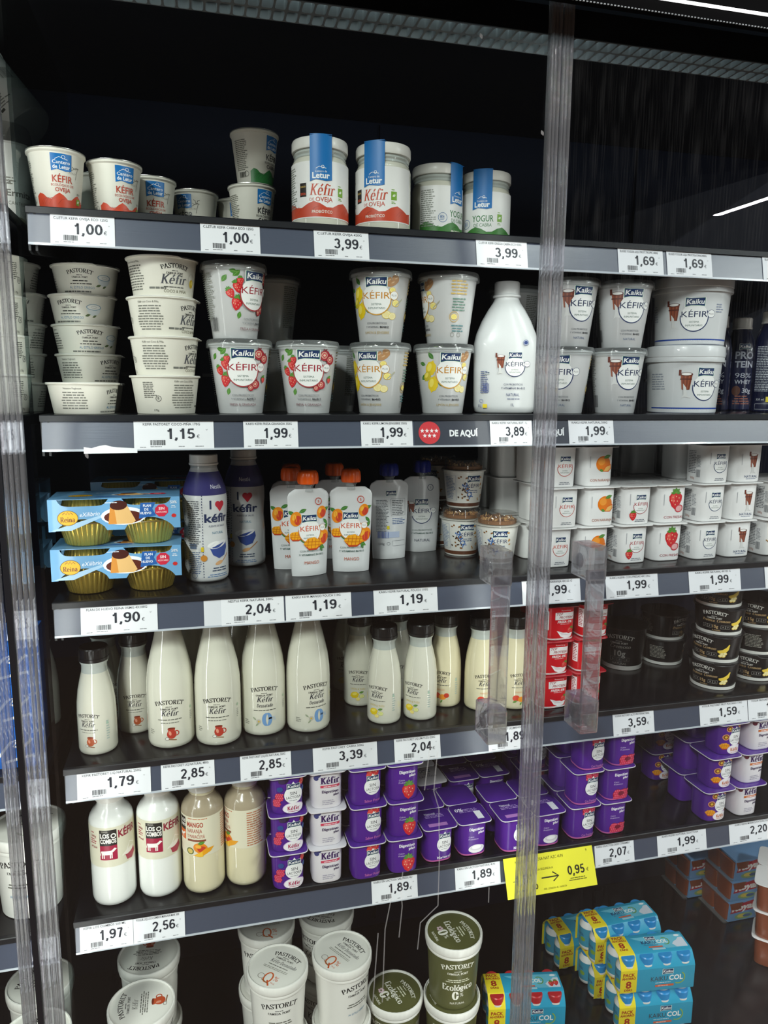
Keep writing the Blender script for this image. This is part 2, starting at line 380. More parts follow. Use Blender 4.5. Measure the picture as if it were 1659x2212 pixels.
        for f in F:
            n = Vector((0, 0, 0)); o = V[f[0]]
            for i in range(1, len(f) - 1): n += (V[f[i]] - o).cross(V[f[i + 1]] - o)
            F2.append(f if n.dot(NR[f[0]]) >= 0 else f[::-1])
        me = bpy.data.meshes.new(name); me.from_pydata(V, [], F2)
        for c in mats: me.materials.append(ink(c) if isinstance(c, str) else c)
        me.polygons.foreach_set('material_index', MI); me.update(); me.shade_smooth(); me.normals_split_custom_set_from_vertices(NR)
        o = bpy.data.objects.new(name, me); COL.objects.link(o); o.parent = parent
        return o
def _cut(q, x0, sg):
    out = []; n = len(q)
    for i in range(n):
        a, b = q[i], q[(i + 1) % n]; ia, ib = (a[0] - x0) * sg >= 0, (b[0] - x0) * sg >= 0
        if ia: out.append(a)
        if ia != ib:
            t = (x0 - a[0]) / (b[0] - a[0]); out.append((x0, a[1] + t * (b[1] - a[1])))
    return out
# ------------------------------------------------------------------ pictures used on the packaging
def leaf(a, x, y, l, wd, rot, col='4f8a2e'):
    p = [(t * l, math.sin(pi * t) * wd / 2) for t in (0, .2, .4, .6, .8, 1)] + [(t * l, -math.sin(pi * t) * wd / 2) for t in (.8, .6, .4, .2)]
    c, s = math.cos(rot), math.sin(rot); a.poly([(x + u * c - v * s, y + u * s + v * c) for u, v in p], col); a.line([(x, y), (x + l * c, y + l * s)], wd * .07, '88b060')
def strawberry(a, x, y, s, rot=0, col='d0242b'):
    c, q = math.cos(rot), math.sin(rot); T = lambda u, v: (x + (u * c - v * q) * s, y + (u * q + v * c) * s)
    a.poly([T(u, v) for u, v in ((0, -.62), (.26, -.42), (.44, -.05), (.46, .22), (.3, .42), (0, .46), (-.3, .42), (-.46, .22), (-.44, -.05), (-.26, -.42))], col)
    a.poly([T(u, v) for u, v in ((-.12, -.3), (-.02, .3), (-.28, .32), (-.38, .1))], 'e4534f')
    for u, v in ((-.2, .15), (.05, .2), (.25, .1), (-.1, -.08), (.14, -.1), (0, -.32), (-.28, -.05)): a.ell(*T(u, v), .035 * s, .05 * s, 'f2c9a0', 0, 6)
    for k in range(5): leaf(a, *T(0, .42), .36 * s, .2 * s, rot + pi / 2 + (k - 2) * .75)
def lemon(a, x, y, s, rot=0, col='e8c81e'):
    c, q = math.cos(rot), math.sin(rot); T = lambda u, v: (x + (u * c - v * q) * s, y + (u * q + v * c) * s)
    a.poly([T(u, v) for u, v in ((-.62, 0), (-.5, .08), (-.36, .3), (0, .4), (.36, .3), (.5, .08), (.62, 0), (.5, -.08), (.36, -.3), (0, -.4), (-.36, -.3), (-.5, -.08))], col)
    a.ell(*T(.05, .12), .3 * s, .17 * s, 'f6e262', rot)
def slice_(a, x, y, s, skin='e8c020', flesh='f3e27a'):
    a.ell(x, y, s, s * .8, skin); a.ell(x, y, s * .84, s * .66, 'f7f2d8'); a.ell(x, y, s * .74, s * .57, flesh)
def ginger(a, x, y, s):
    for u, v, r, h, t in ((0, 0, .5, .24, .5), (-.3, .22, .26, .16, 1.2), (.32, .34, .2, .3, .2), (.1, .4, .18, .28, -.3), (-.42, -.1, .24, .15, .2)): a.ell(x + u * s, y + v * s, r * s, h * s, 'b98a5e', t)
    for u, v in ((0, .04), (.3, .4), (-.3, .22)): a.ell(x + u * s, y + v * s, .16 * s, .05 * s, 'd9b58c', .5)
def pome(a, x, y, s):
    a.ell(x, y, .5 * s, .46 * s, 'a81d2c'); a.ell(x - .08 * s, y + .04 * s, .3 * s, .28 * s, 'e9c4a8'); 
    for k in range(8): a.ell(x - .08 * s + .18 * s * math.cos(k * .8), y + .04 * s + .17 * s * math.sin(k * .8), .07 * s, .07 * s, 'c01f36', 0, 8)
    a.poly([(x - .12 * s, y + .4 * s), (x - .2 * s, y + .64 * s), (x, y + .52 * s), (x + .18 * s, y + .64 * s), (x + .12 * s, y + .4 * s)], '8e1a26')
def mango(a, x, y, s, rot=0):
    a.ell(x, y, .52 * s, .4 * s, 'e98a1c', rot); a.ell(x + .12 * s, y - .1 * s, .34 * s, .25 * s, 'c8402a', rot); a.ell(x - .14 * s, y + .12 * s, .22 * s, .13 * s, 'f3b640', rot)
def mangocut(a, x, y, s):
    a.poly([(x - .55 * s, y), (x - .3 * s, y + .3 * s), (x + .1 * s, y + .36 * s), (x + .5 * s, y + .12 * s), (x + .55 * s, y - .1 * s), (x + .2 * s, y - .3 * s), (x - .25 * s, y - .3 * s)], 'f4a81c')
    for k in range(4): a.line([(x + (-.34 + k * .22) * s, y - .26 * s), (x + (-.24 + k * .22) * s, y + .28 * s)], .04 * s, 'c96f10')
    for k in range(2): a.line([(x - .48 * s, y + (-.06 + k * .18) * s), (x + .5 * s, y + (-.1 + k * .18) * s)], .04 * s, 'c96f10')
    a.poly([(x - .55 * s, y - .02 * s), (x - .25 * s, y - .26 * s), (x + .2 * s, y - .26 * s), (x + .55 * s, y - .08 * s), (x + .2 * s, y - .36 * s), (x - .25 * s, y - .37 * s)], 'c2431f')
def orange(a, x, y, s):
    a.ell(x, y, .5 * s, .5 * s, 'e87a12', 0, 28); a.ell(x - .12 * s, y + .14 * s, .26 * s, .24 * s, 'f39a34'); leaf(a, x + .02 * s, y + .36 * s, .5 * s, .24 * s, .35)
    a.poly([(x + .02 * s, y - .5 * s), (x + .2 * s, y - .14 * s), (x + .56 * s, y - .02 * s), (x + .6 * s, y - .3 * s), (x + .4 * s, y - .52 * s)], 'e8660e')
    a.poly([(x + .07 * s, y - .46 * s), (x + .23 * s, y - .2 * s), (x + .53 * s, y - .1 * s), (x + .53 * s, y - .28 * s), (x + .38 * s, y - .46 * s)], 'f8c26a')
    leaf(a, x + .06 * s, y - .5 * s, .34 * s, .17 * s, 2.7)
def raspberry(a, x, y, s, col='d63a5a'):
    a.ell(x, y, .45 * s, .5 * s, 'b01c38')
    for j in range(4):
        for i in range(4): a.ell(x + (-.3 + .2 * i + (.1 if j % 2 else 0)) * s, y + (-.34 + .22 * j) * s, .125 * s, .12 * s, col, 0, 9); a.ell(x + (-.33 + .2 * i + (.1 if j % 2 else 0)) * s, y + (-.3 + .22 * j) * s, .04 * s, .04 * s, 'f08aa0', 0, 6)
def mug(a, x, y, s):
    a.poly([(x - .3 * s, y + .4 * s), (x + .3 * s, y + .4 * s), (x + .2 * s, y - .42 * s), (x - .18 * s, y - .42 * s)], '7a3a26')
    for k in range(3): a.poly([(x - .28 * s + .2 * k * s, y + .36 * s), (x - .2 * s + .2 * k * s, y + .36 * s), (x - .15 * s + .13 * k * s, y - .4 * s), (x - .2 * s + .13 * k * s, y - .4 * s)], '9a5236')
    a.line([(x - .3 * s, y + .14 * s), (x + .28 * s, y + .14 * s)], .07 * s, '5c281a'); a.ell(x, y + .4 * s, .32 * s, .1 * s, '5c281a'); a.ell(x, y + .41 * s, .25 * s, .07 * s, 'f4f2ee')
    a.rect(x - .32 * s, y + .48 * s, .12 * s, .3 * s, '6c3020')
    a.poly([(x - .14 * s, y - .1 * s), (x + .02 * s, y - .3 * s), (x + .1 * s, y - .72 * s), (x + .3 * s, y - .86 * s), (x - .05 * s, y - .8 * s), (x - .2 * s, y - .9 * s), (x - .1 * s, y - .6 * s)], 'd8d8d6')
def jug(a, x, y, s, col='b04a2a'):
    a.ring(x + .42 * s, y + .08 * s, .26 * s, .09 * s, col); a.ell(x, y, .42 * s, .44 * s, col); a.poly([(x - .28 * s, y + .3 * s), (x - .36 * s, y + .56 * s), (x + .32 * s, y + .56 * s), (x + .26 * s, y + .3 * s)], col)
    a.ell(x, y + .56 * s, .33 * s, .09 * s, '7c2f1c'); a.ell(x - .14 * s, y + .1 * s, .12 * s, .22 * s, 'e0937a', .2)
    a.ell(x - .4 * s, y - .42 * s, .2 * s, .16 * s, '8b857c'); a.ell(x - .4 * s, y - .42 * s, .15 * s, .11 * s, 'e6e3dc'); a.line([(x - .24 * s, y - .48 * s), (x + .42 * s, y - .58 * s)], .09 * s, '8a5a34')
def bowlpic(a, x, y, s, col='6f9bb4'):
    a.poly([(x - .5 * s, y + .2 * s), (x - .42 * s, y - .12 * s), (x - .2 * s, y - .34 * s), (x + .2 * s, y - .34 * s), (x + .42 * s, y - .12 * s), (x + .5 * s, y + .2 * s)], 'dfe6e8')
    a.ell(x, y + .2 * s, .5 * s, .2 * s, col); a.ell(x, y + .2 * s, .45 * s, .165 * s, 'f1f1ec'); a.ring(x, y + .2 * s, .2 * s, .03 * s, 'c9c9c2', ry=.08 * s)
    leaf(a, x - .6 * s, y - .4 * s, .4 * s, .16 * s, .3, '5e6b4a'); leaf(a, x - .1 * s, y - .48 * s, .34 * s, .14 * s, .5, '5e6b4a')
def banana(a, x, y, s):
    for k in range(2):
        a.poly([(x - .5 * s, y - .02 * s + k * .1 * s), (x - .1 * s, y + .06 * s + k * .12 * s), (x + .2 * s, y + .3 * s + k * .1 * s), (x + .34 * s, y + .62 * s), (x + .42 * s, y + .6 * s), (x + .36 * s, y + .16 * s), (x + .1 * s, y - .12 * s), (x - .3 * s, y - .14 * s)], ('e3b92c', 'f0cf4c')[k])
    for u, v in ((-.1, -.2), (.12, -.16), (.02, -.34), (-.22, -.34)): a.ell(x + u * s, y + v * s, .17 * s, .13 * s, 'd8b040'); a.ell(x + u * s, y + (v + .02) * s, .14 * s, .1 * s, 'f6ecb0')
def brand(a, x, y, wd, t='Kaiku'):           # navy wavy plaque with white italic lettering
    h = wd * .47; q = lambda u, v: (x + u * wd, y + v * h)
    for k, c in ((.0, 'f4f4f2'), (.03, '4d8f6a'), (.05, '17305f')):
        a.poly([q(-.5 + k, .5 - k), q(-.42, .58 - k * 2.4), q(-.2, .47 - k), q(.5 - k, .5 - k), q(.5 - k, -.5 + k * 2), q(.2, -.44 + k * 2), q(-.2, -.42 + k * 2), q(-.5 + k, -.56 + k * 2)], c)
    return a.text(t, x, y - h * .2, h * .5, 'f6f6f4', b=.02, sh=.12, wd=wd * .84)
def kefir_face(a, x, y, k, col, ring, full=True, plus=True, probi=True, flav=None, fcol='2c2d3a', wd=41):
    a.ell(x, y - 5 * k, 22 * k, 23 * k, 'f2f2f0', 0, 40); a.ring(x, y - 5 * k, 23 * k, 1.7 * k, ring, -190, 30, 40)
    if plus: a.ell(x + 27 * k, y + 1 * k, 6.6 * k, 6.6 * k, ring, 0, 24); a.ell(x + 27 * k, y + 1 * k, 6 * k, 6 * k, 'f2f2f0', 0, 24); a.text('PLUS', x + 27 * k, y - .2 * k, 2.7 * k, '3a3f4a')
    a.text('KÉFIR', x, y - 4 * k, 9.5 * k, col, b=.004, wd=wd * k)
    a.text('SISTEMA', x, y - 13.5 * k, 3 * k, '2d5a4c'); a.text('INMUNITARIO', x, y - 19 * k, 3 * k, '2d5a4c', wd=27 * k)
    brand(a, x, y + 20 * k, 32 * k)
    if probi: a.text('CON PROBIÓTICOS', x, y - 41 * k, 2.9 * k, '5a5f66', wd=34 * k); a.text('Y VITAMINAS', x - 8 * k, y - 46.5 * k, 2.9 * k, '5a5f66', wd=22 * k); a.text('B6+B12', x + 13 * k, y - 46.5 * k, 2.9 * k, '2c2d33', b=.03, wd=15 * k)
    if flav: a.text(flav, x, y - 55 * k, 3.6 * k, fcol, wd=(44 if len(flav) > 9 else 24) * k)
    return a
def pastoret(a, x, y, wd, col='1e1e20', sub=True, arc=True):
    a.serif('PASTORET', x, y, wd * .155, col, th=.2, wd=wd, arc=wd * 1.5 if arc else 0)
    if sub: a.lines(x - wd * .13, y - wd * .11, wd * .26, 1, wd * .045, col, seed=2); a.serif('FAMILIA', x - wd * .15, y - wd * .22, wd * .07, col, th=.2, wd=wd * .36); a.serif('PONT', x + wd * .19, y - wd * .22, wd * .07, col, th=.2, wd=wd * .24)
    return a
def kefir_script(a, x, y, wd, col='3a3b42'): return a.serif('Kéfir', x, y, wd * .42, col, th=.17, tn=.05, sh=.22, wd=wd)
def hills(a, x0, x1, y, h, col, d):
    n = 14; r = random.Random(4); top = [(x0 + (x1 - x0) * i / n, y + h * (.75 + .25 * math.sin(i * 1.3))) for i in range(n + 1)]
    a.raw([(p[0], y - h * .2) for p in top] + top, [(i, i + 1, n + 2 + i, n + 1 + i) for i in range(n)], col)
    for j in range(9):
        xx = x0 + (x1 - x0) * r.random(); a.line([(xx, y + h * .15), (xx + 5, y + h * .5), (xx + 12, y + h * .62)], .5, d)
def badge(a, x, y, wd, h, t1='Cantero', t2='de Letur'):
    a.poly([(x - wd / 2, y), (x + wd / 2, y), (x + wd / 2, y - h), (x + wd * .2, y - h - 1.2), (x - wd * .2, y - h + .8), (x - wd / 2, y - h - 1.5)], '1571b8')
    a.line([(x - wd * .3, y - h * .36), (x - wd * .1, y - h * .2), (x + wd * .08, y - h * .28), (x + wd * .3, y - h * .34)], .6, 'f2f4f6'); a.ring(x + wd * .1, y - h * .2, wd * .09, .5, 'f2f4f6')
    a.text(t1, x, y - h * .62, wd * .17, 'f4f6f8', b=.01, wd=wd * .84); a.text(t2, x, y - h * .92, wd * .19, 'f4f6f8', b=.02, wd=wd * .84)
def goat(a, x, y, s, col='5a564e', horns=True):
    a.line([(x - .9 * s, y + .3 * s), (x - .5 * s, y + .34 * s), (x - .1 * s, y + .6 * s), (x + .15 * s, y + .75 * s), (x + .42 * s, y + .62 * s), (x + .3 * s, y + .4 * s), (x + .2 * s, y - .1 * s), (x + .1 * s, y - .6 * s)], .55, col)
    a.line([(x - .1 * s, y + .6 * s), (x - .4 * s, y + .75 * s)], .6, col); a.line([(x + .15 * s, y + .75 * s), (x + .6 * s, y + .7 * s)], .6, col); a.ell(x + .1 * s, y + .6 * s, .05 * s, .05 * s, col)
    for k in range(5): a.line([(x - .8 * s + .2 * k * s, y - .1 * s), (x - .7 * s + .2 * k * s, y + .12 * s)], .35, col)
    if horns: a.line([(x + .05 * s, y + .75 * s), (x, y + 1.1 * s), (x - .25 * s, y + 1.25 * s)], .6, col); a.line([(x + .2 * s, y + .76 * s), (x + .3 * s, y + 1.1 * s), (x + .6 * s, y + 1.2 * s)], .6, col)
def star(a, x, y, r, col):
    pts = [(x + (r if k % 2 == 0 else r * .42) * math.sin(k * pi / 5), y + (r if k % 2 == 0 else r * .42) * math.cos(k * pi / 5)) for k in range(10)]
    a.raw(pts + [(x, y)], [(k, (k + 1) % 10, 10) for k in range(10)], col)
def cow(a, x, y, s, col='f2efe8'):
    a.poly([(x - .5 * s, y + .2 * s), (x + .3 * s, y + .24 * s), (x + .34 * s, y - .1 * s), (x - .46 * s, y - .12 * s)], col); a.poly([(x + .26 * s, y + .24 * s), (x + .5 * s, y + .44 * s), (x + .66 * s, y + .34 * s), (x + .34 * s, y + .06 * s)], col)
    for u in (-.44, -.3, .16, .28): a.rect(x + u * s, y - .24 * s, .08 * s, .34 * s, col)
    a.line([(x - .5 * s, y + .18 * s), (x - .58 * s, y - .16 * s)], .05 * s, col)
# ------------------------------------------------------------------ the setting
def struct(o): o['kind'] = 'structure'; return o
struct(MB().box(-6000, 9000, -5000, 1750, -40, 0, M_floor).build('floor'))
struct(MB().box(-6000, 9000, -5100, -5000, 0, 3200, mat('dark_store_wall', '0b0c0f', .7)).build('wall_opposite'))
struct(MB().box(-6000, 9000, -5000, 1750, 3200, 3240, mat('white_ceiling_tile', '343a46', .8)).build('ceiling'))

SZ = {1: 1784, 2: 1514, 3: 1250, 4: 997, 5: 747, 6: 250}      # shelf deck heights, mm
XL, XR = -203, 1400
# refrigerated cabinet: shell, back, partition, plinth, canopy, grille
cab = empty('refrigerated_cabinet'); tag(cab, 'black refrigerated wall cabinet with glass doors, dark back and air grille', 'fridge')
b = MB(); b.box(-1300, XR + 40, 1612, 1632, 60, 2130, M_navy)
for zz in (1, 2, 3, 4, 5):
    for k in range(38): b.box(-180 + k * 40, -158 + k * 40, 1609, 1613, SZ[zz] + 62, SZ[zz] + 68, M_black)
b.build('back_panel', cab)
for k in (395, 1000):
    MB().box(k, k + 26, 1603, 1612, 260, 2095, M_navy).build('slotted_upright', cab)
MB().box(-216, -211, 1106, 1611, 252, 2098, M_side).build('glass_partition', cab)
MB().box(-1300, XR + 40, 1116, 1610, 0, 225, M_black).build('plinth', cab)
MB().box(-1300, XR + 40, 990, 1608, 2100, 2128, M_black).build('roof_panel', cab)
b = MB().box(-1300, XR + 40, 915, 926, 2026, 2420, M_fascia)
for k in range(0, 330): b.box(-195 + k * 4.8, -192.6 + k * 4.8, 914.2, 915.5, 2025.2, 2026.6, M_steel)
b.build('canopy_fascia', cab)
m_led = bpy.data.materials.new('canopy_lamp_glow'); m_led.use_nodes = True
m_led.node_tree.nodes['Principled BSDF'].inputs['Emission Color'].default_value = (1, 1, 1, 1); m_led.node_tree.nodes['Principled BSDF'].inputs['Emission Strength'].default_value = 2.0
MB().box(-1300, XR + 40, 913.6, 915.4, 2040, 2043.5, m_led).build('lamp_strip', cab)
b = MB()
for k in range(96):                # two rows of rounded cells
    for y in (985, 1014):
        x = -203 + 16.6 * k; n = 20; cx, cyy = x + 8.3, y + 14.5
        ins = [(cx + 6.9 * math.copysign(abs(math.cos(t)) ** .35, math.cos(t)), cyy + 12.6 * math.copysign(abs(math.sin(t)) ** .35, math.sin(t))) for t in [2 * pi * (i + .5) / n for i in range(n)]]
        outp = [(cx + 8.3 * max(-1, min(1, 1.5 * math.cos(t))), cyy + 14.5 * max(-1, min(1, 1.5 * math.sin(t)))) for t in [2 * pi * (i + .5) / n for i in range(n)]]
        vs = [(a, c, 2016) for a, c in outp] + [(a, c, 2016) for a, c in ins] + [(a, c, 2033) for a, c in ins] + [(a, c, 2033) for a, c in outp]
        b.add(vs, [(j * n + i, j * n + (i + 1) % n, (j + 1) * n + (i + 1) % n, (j + 1) * n + i) for j in range(3) for i in range(n)], M_steel)
b.build('air_grille', cab, fix=False)
MB().box(-203, XR, 982.6, 985, 2016, 2050, M_black).build('duct_edge', cab)
MB().prismx([(1024, 2044), (1060, 2074), (1063, 2071), (1027, 2041)], -203, XR, M_gmat).build('duct_sheet', cab)
def strip_lamp(name, loc, rot, sx, sy, power, col):
    l = bpy.data.lights.new(name, 'AREA'); l.shape = 'RECTANGLE'; l.size = sx; l.size_y = sy; l.energy = power; l.color = col
    o = bpy.data.objects.new(name, l); COL.objects.link(o); o.location = loc; o.rotation_euler = rot; o.parent = cab
strip_lamp('duct_lamp', (.6, .992, 2.085), (math.radians(65), 0, 0), 1.6,  .012, 1.7, (.86, 1, 1))
for x, pw in ((-.205, 2.1), (.484, 1.05), (1.19, 1.2)):          # slim vertical lamps along the door posts, shining into the cabinet
    strip_lamp('post_lamp', (x, .988, 1.1), (math.radians(90), 0, math.radians(180 if 0 else 0)), .022, 1.75, pw, (1, 1, .97))

TILT = 12 * pi / 180
def railmap(z0, off0=0):           # artwork on a tilted price rail: x along the shelf, y up the rail face
    def f(x, y, o): return (x, 1092 + y * math.sin(TILT) - (o + off0) * math.cos(TILT), z0 - 48 + y * math.cos(TILT) + (o + off0) * math.sin(TILT))
    return f
def shelf(z, x0, x1, label, galv=False):
    o = empty('shelf'); tag(o, label, 'shelf')
    o.location = (0, 0, 0)
    MB().box(x0, x1, 1104.5, 1596, z - 16, z, M_deck).build('deck', o, bevel=1)
    MB().prismx([(1097, z - 9), (1097, z - 1.2), (1098, z - .2), (1103, z - .2), (1104.5, z - .2), (1104.5, z - 9)], x0, x1, M_black).build('front_lip', o)
    r = M_galv if galv else M_rail; f = railmap(z)
    p = [f(0, 0, 0), f(0, 40.5, 0), f(0, 40.5, -4), f(0, 0, -4)]
    MB().prismx([(a[1], a[2]) for a in p], x0 + 2, x1, r).build('price_rail', o)
    p = [f(0, -1.8, .9), f(0, 1.2, .9), f(0, 1.2, -1), f(0, -1.8, -1)]
    MB().prismx([(a[1], a[2]) for a in p], x0 + 2, x1, mat('clear_rail_edge', 'b9bfc8', .2, coat=.6)).build('rail_edge', o)
    if not galv:
        for x in (x0 + .5, x0 + 9):
            MB().prismx([(1100, z - 4), (1100, z - 56), (1118, z - 58), (1400, z - 20), (1560, z - 16.2), (1106, z - 16.2), (1106, z - 4)], x, x + 3, M_black).build('bracket', o)
    return o
shelf(SZ[1], XL, XR, 'topmost black shelf holding paper cups and glass jars with blue seals')
shelf(SZ[2], XL, XR, 'black shelf holding bowl stacks, tall cups, a milk jug and buckets')
shelf(SZ[3], XL, XR, 'black shelf holding flan packs, pouches, snack cups and white yogurt packs')
shelf(SZ[4], XL, XR, 'black shelf holding milk-white bottles, red packs and black bowls')
shelf(SZ[5], XL, XR, 'black shelf holding bottles with cow labels and purple yogurt packs')
shelf(SZ[6], XL, XR, 'lowest deck carrying stacked round tubs and blue drink packs', True)
for k, t in ((1, 'cups beyond the glass partition at jar height'), (2, 'stacked bowls beyond the glass partition'), (4, 'blue cartons beyond the glass partition'), (5, 'a single large tub beyond the glass partition'), (6, 'stacked tubs beyond the glass partition at floor level')):
    shelf(SZ[k] - (8 if k == 5 else 0), -1250, -226, 'black shelf of the adjoining cabinet, carrying ' + t, k == 6)

# glass doors
def ribs(x0, x1, n, y0, y1):
    pts = []; wd = (x1 - x0) / n
    for i in range(n):
        for t in range(6): a = pi * t / 6; pts.append((x0 + wd * (i + .5) - wd / 2 * math.cos(a), y0 - (2.6 if i % 2 else 4) * math.sin(a)))
    pts.append((x1, y0)); return pts + [(x, y1 + (y0 - y) * .6) for x, y in reversed(pts)]
def door(x0, x1, hx, label, drips=(), glass=M_glass):
    o = empty('glass_door'); tag(o, label, 'door')
    MB().box(x0 + 3, x1 - 3, 972, 978, 100, 2053, glass).build('pane', o)
    MB().prismz(ribs(x0, x0 + (25 if x0 < 0 else 15.5), 4 if x0 < 0 else 3, 971, 979), 95, 2054, M_prof).build('edge_profile', o, ang=60)
    MB().prismz(ribs(x1 - 15.5, x1, 3, 971, 979), 95, 2054, M_prof).build('edge_profile', o, ang=60)
    if hx:
        h = MB().box(hx + 1, hx + 28, 921, 929, 1082, 1300, M_clear).build('handle', o, bevel=2)
        for zz in (1284, 1052):
            MB().prismx([(921, zz), (971.5, zz), (971.5, zz + 50), (921, zz + 50)], hx, hx + 30, M_clear).build('grip_block', h, bevel=3)
            c = MB().lathe([(11, 0), (11, 2), (9, 2), (9, 0)], M_clear, 24)
            c.v = [(hx + 3 + z, 950 + x, zz + 25 + y) for x, y, z in c.v]; c.build('boss', h)
    for d in drips:
        MB().tube([(x * 1000, 971.6, z * 1000) for x, z in d], .9, M_drip, 6).build('dried_drip', o)
    return o
DR = [[(0.321, 1.0373), (0.3165, 1.0), (0.313, 0.9663)], [(0.332, 1.025), (0.3291, 0.9886), (0.3275, 0.9621), (0.336, 0.9333), (0.3384, 0.8507), (0.3377, 0.7721), (0.3099, 0.748), (0.3061, 0.7035)],
      [(0.2809, 0.8378), (0.2783, 0.8106), (0.2808, 0.7815), (0.2763, 0.7299)], [(0.2616, 0.8219), (0.2633, 0.7963), (0.2543, 0.7475), (0.2508, 0.6234)], [(0.2435, 0.7425), (0.2355, 0.6203)], [(0.4208, 0.7884), (0.4208, 0.7628)]]
d1 = door(-224, 483.6, 389, 'hinged glass door with clear handle and dried drips, before milk bottles', DR)
door(485, 1200, 534, 'hinged glass door whose clear handle stands before the red yogurt packs', (), M_glassdirty)
door(-950, -235.5, None, 'hinged glass door of the adjoining cabinet, beyond the dark gasket')
MB().box(-233.5, -226, 974, 984, 95, 2054, M_black).build('door_gasket', d1)
r = random.Random(5); b = MB()
for x, z, s in ((186, 2012, 4), (430, 1998, 2), (-70, 1470, 2.4), (520, 1890, 2)):
    b.loops([[(x - 60 + (s * .5 * math.cos(t) + h * 3) * .8, 971.4 - h * .8, z + s * 1.3 * math.sin(t) - h * 2) for t in [2 * pi * i / 9 for i in range(9)]] for h in (0, 1)], M_drip)
b.build('dried_speck', d1)
# ------------------------------------------------------------------ products (built once, base at the origin, front facing -y)
def B(kind):
    def d(f): BUILD[kind] = f; return f
    return d
PS = 1.6
# --- paper cups 125 g
CUP = [(0, 0), (26, 0), (27, 1.5), (35.6, 73), (36.6, 73.6), (37.8, 75), (37.8, 76.8), (36.4, 78), (33, 77.2), (0, 77)]
def paper_cup(red):
    o = empty('kefir_cup'); MB().lathe(CUP, M_card).build('cup_body', o)
    MB().lathe([(0, 77.2), (36.6, 77.9), (37.9, 78.2), (37.9, 78.6), (0, 78.4)], M_foil).build('foil_seal', o)
    c = 'b9442f' if red else '3c3d40'; a = Art(); hills(a, -40, 40, 6, 17, 'c8472c' if red else '2f7a3c', 'a83a24' if red else '255f2f')
    goat(a, 16, 49, 11, horns=not red); badge(a, -2, 71, 25, 20)
    a.text('KÉFIR', -1, 36, 8.4, c, b=.012, wd=26); a.text('ECOLÓGICO DE', -1, 31, 3, c, wd=30); a.text('OVEJA' if red else 'CABRA', -1, 24.4, 5, c, b=.015)
    a.text('BIO', 24, 23.5, 2.6, '55584f'); a.rect(24, 15, 7.4, 7.4, '76a72c'); leaf(a, 21.5, 14, 5.5, 3, .5, 'e9efdc')
    a.lines(-66, 62, 24, 17, 2.6, '8a8a80', seed=5); a.bars(-62, 10, 14, 8, '4a4a46'); a.ring(-47, 15, 4, .5, '5a5a54')
    a.build(lmap(CUP, 32), 'label_print', o, PS); return o
B('cup_red')(lambda: paper_cup(True)); B('cup_green')(lambda: paper_cup(False))
# --- glass jars
JAR = [(0, 0), (38, 0), (41, 2.5), (42, 7), (42, 88), (40.5, 94), (37, 98.5), (36.4, 101), (38.4, 104), (36.6, 107), (36.6, 113)]
def jar(red):
    o = empty('kefir_jar'); MB().lathe(JAR, M_gloss, 72).build('jar_body', o)
    MB().lathe([(36.6, 97), (38.6, 99), (37.6, 102), (39.4, 104.5), (37.8, 107.5), (37.2, 110), (36.7, 110)], M_neck, 72).build('glass_neck', o)
    MB().lathe([(38, 109), (41, 109), (41.6, 110.5), (41.6, 121), (40.4, 124), (37.5, 124.6), (0, 124)], M_white, 72).build('lid', o)
    f = lmap([(42.1, 0), (42.1, 130)], 42)
    c = 'c4492e' if red else '2f7a3e'; a = Art()
    a.band(-66, 66, (12, 90), 'efeeec')
    hills(a, -66, 66, 17, 18, 'c8472c' if red else '3d7d34', 'a83a24' if red else '2d6428')
    if red: kefir_script(a, 3, 43, 37, c); a.text('DE', -12, 35.4, 4, c); a.text('OVEJA', 6, 34.4, 6.2, c, b=.01, wd=25)
    else: a.text('YOGUR', 3, 43, 10, c, b=.01, wd=36); a.text('DE CABRA', 3, 35, 5.4, c, wd=30)
    a.text('PROBIÓTICO', 3, 18.5, 4, 'f2ebe0', b=.01, wd=30)
    if red: a.rect(-26, 51, 11, 19, '26211f'); a.text('SABOR', -26, 54, 2.6, 'e2c06a', wd=9); a.text('2026', -26, 44, 3.2, 'd8502e', b=.02, wd=9)
    else: a.ring(-27, 41, 7.5, .7, '3a6ea8'); a.lines(-31.5, 43.6, 9, 4, 2.1, '3a6ea8')
    a.rect(32, 49, 9, 12, '76a72c'); leaf(a, 29.4, 47.6, 6, 3.4, .6, 'e6efda'); a.lines(28, 57, 8, 1, 2, '76a72c'); a.lines(28, 40, 8, 2, 2, '76a72c')
    a.lines(-64, 82, 26, 18, 3.2, '8d9288', seed=9)
    a.build(f, 'paper_label', o, PS)
    q = Art(); q.poly([(-14.5, 126), (17.5, 126), (17.5, 64), (9, 62.4), (-6, 64.6), (-14.5, 61.8)], '1571b8')
    q.line([(-6, 79), (-1, 82), (5, 80.5), (9, 79.6)], .7, 'f2f4f6'); q.ring(4, 81.5, 2.2, .6, 'f2f4f6'); q.text('Cantero de', 1.5, 74, 3, 'f2f4f6', wd=17); q.text('Letur', 1.5, 66, 8, 'f2f4f6', b=.03, wd=25)
    q.build(lmap([(42.3, 0), (42.3, 96), (42.0, 130)], 42), 'blue_seal', o, PS, base=.6); 
    MB().loops([[(x, -41.8 if k else -25, 124.8 + t) for x, t in ((-14.5, 0), (17.5, 0), (17.5, .5), (-14.5, .5))] for k in (1, 0)], ink('1571b8')).build('seal_fold', o)
    return o
B('jar_red')(lambda: jar(True)); B('jar_green')(lambda: jar(False))
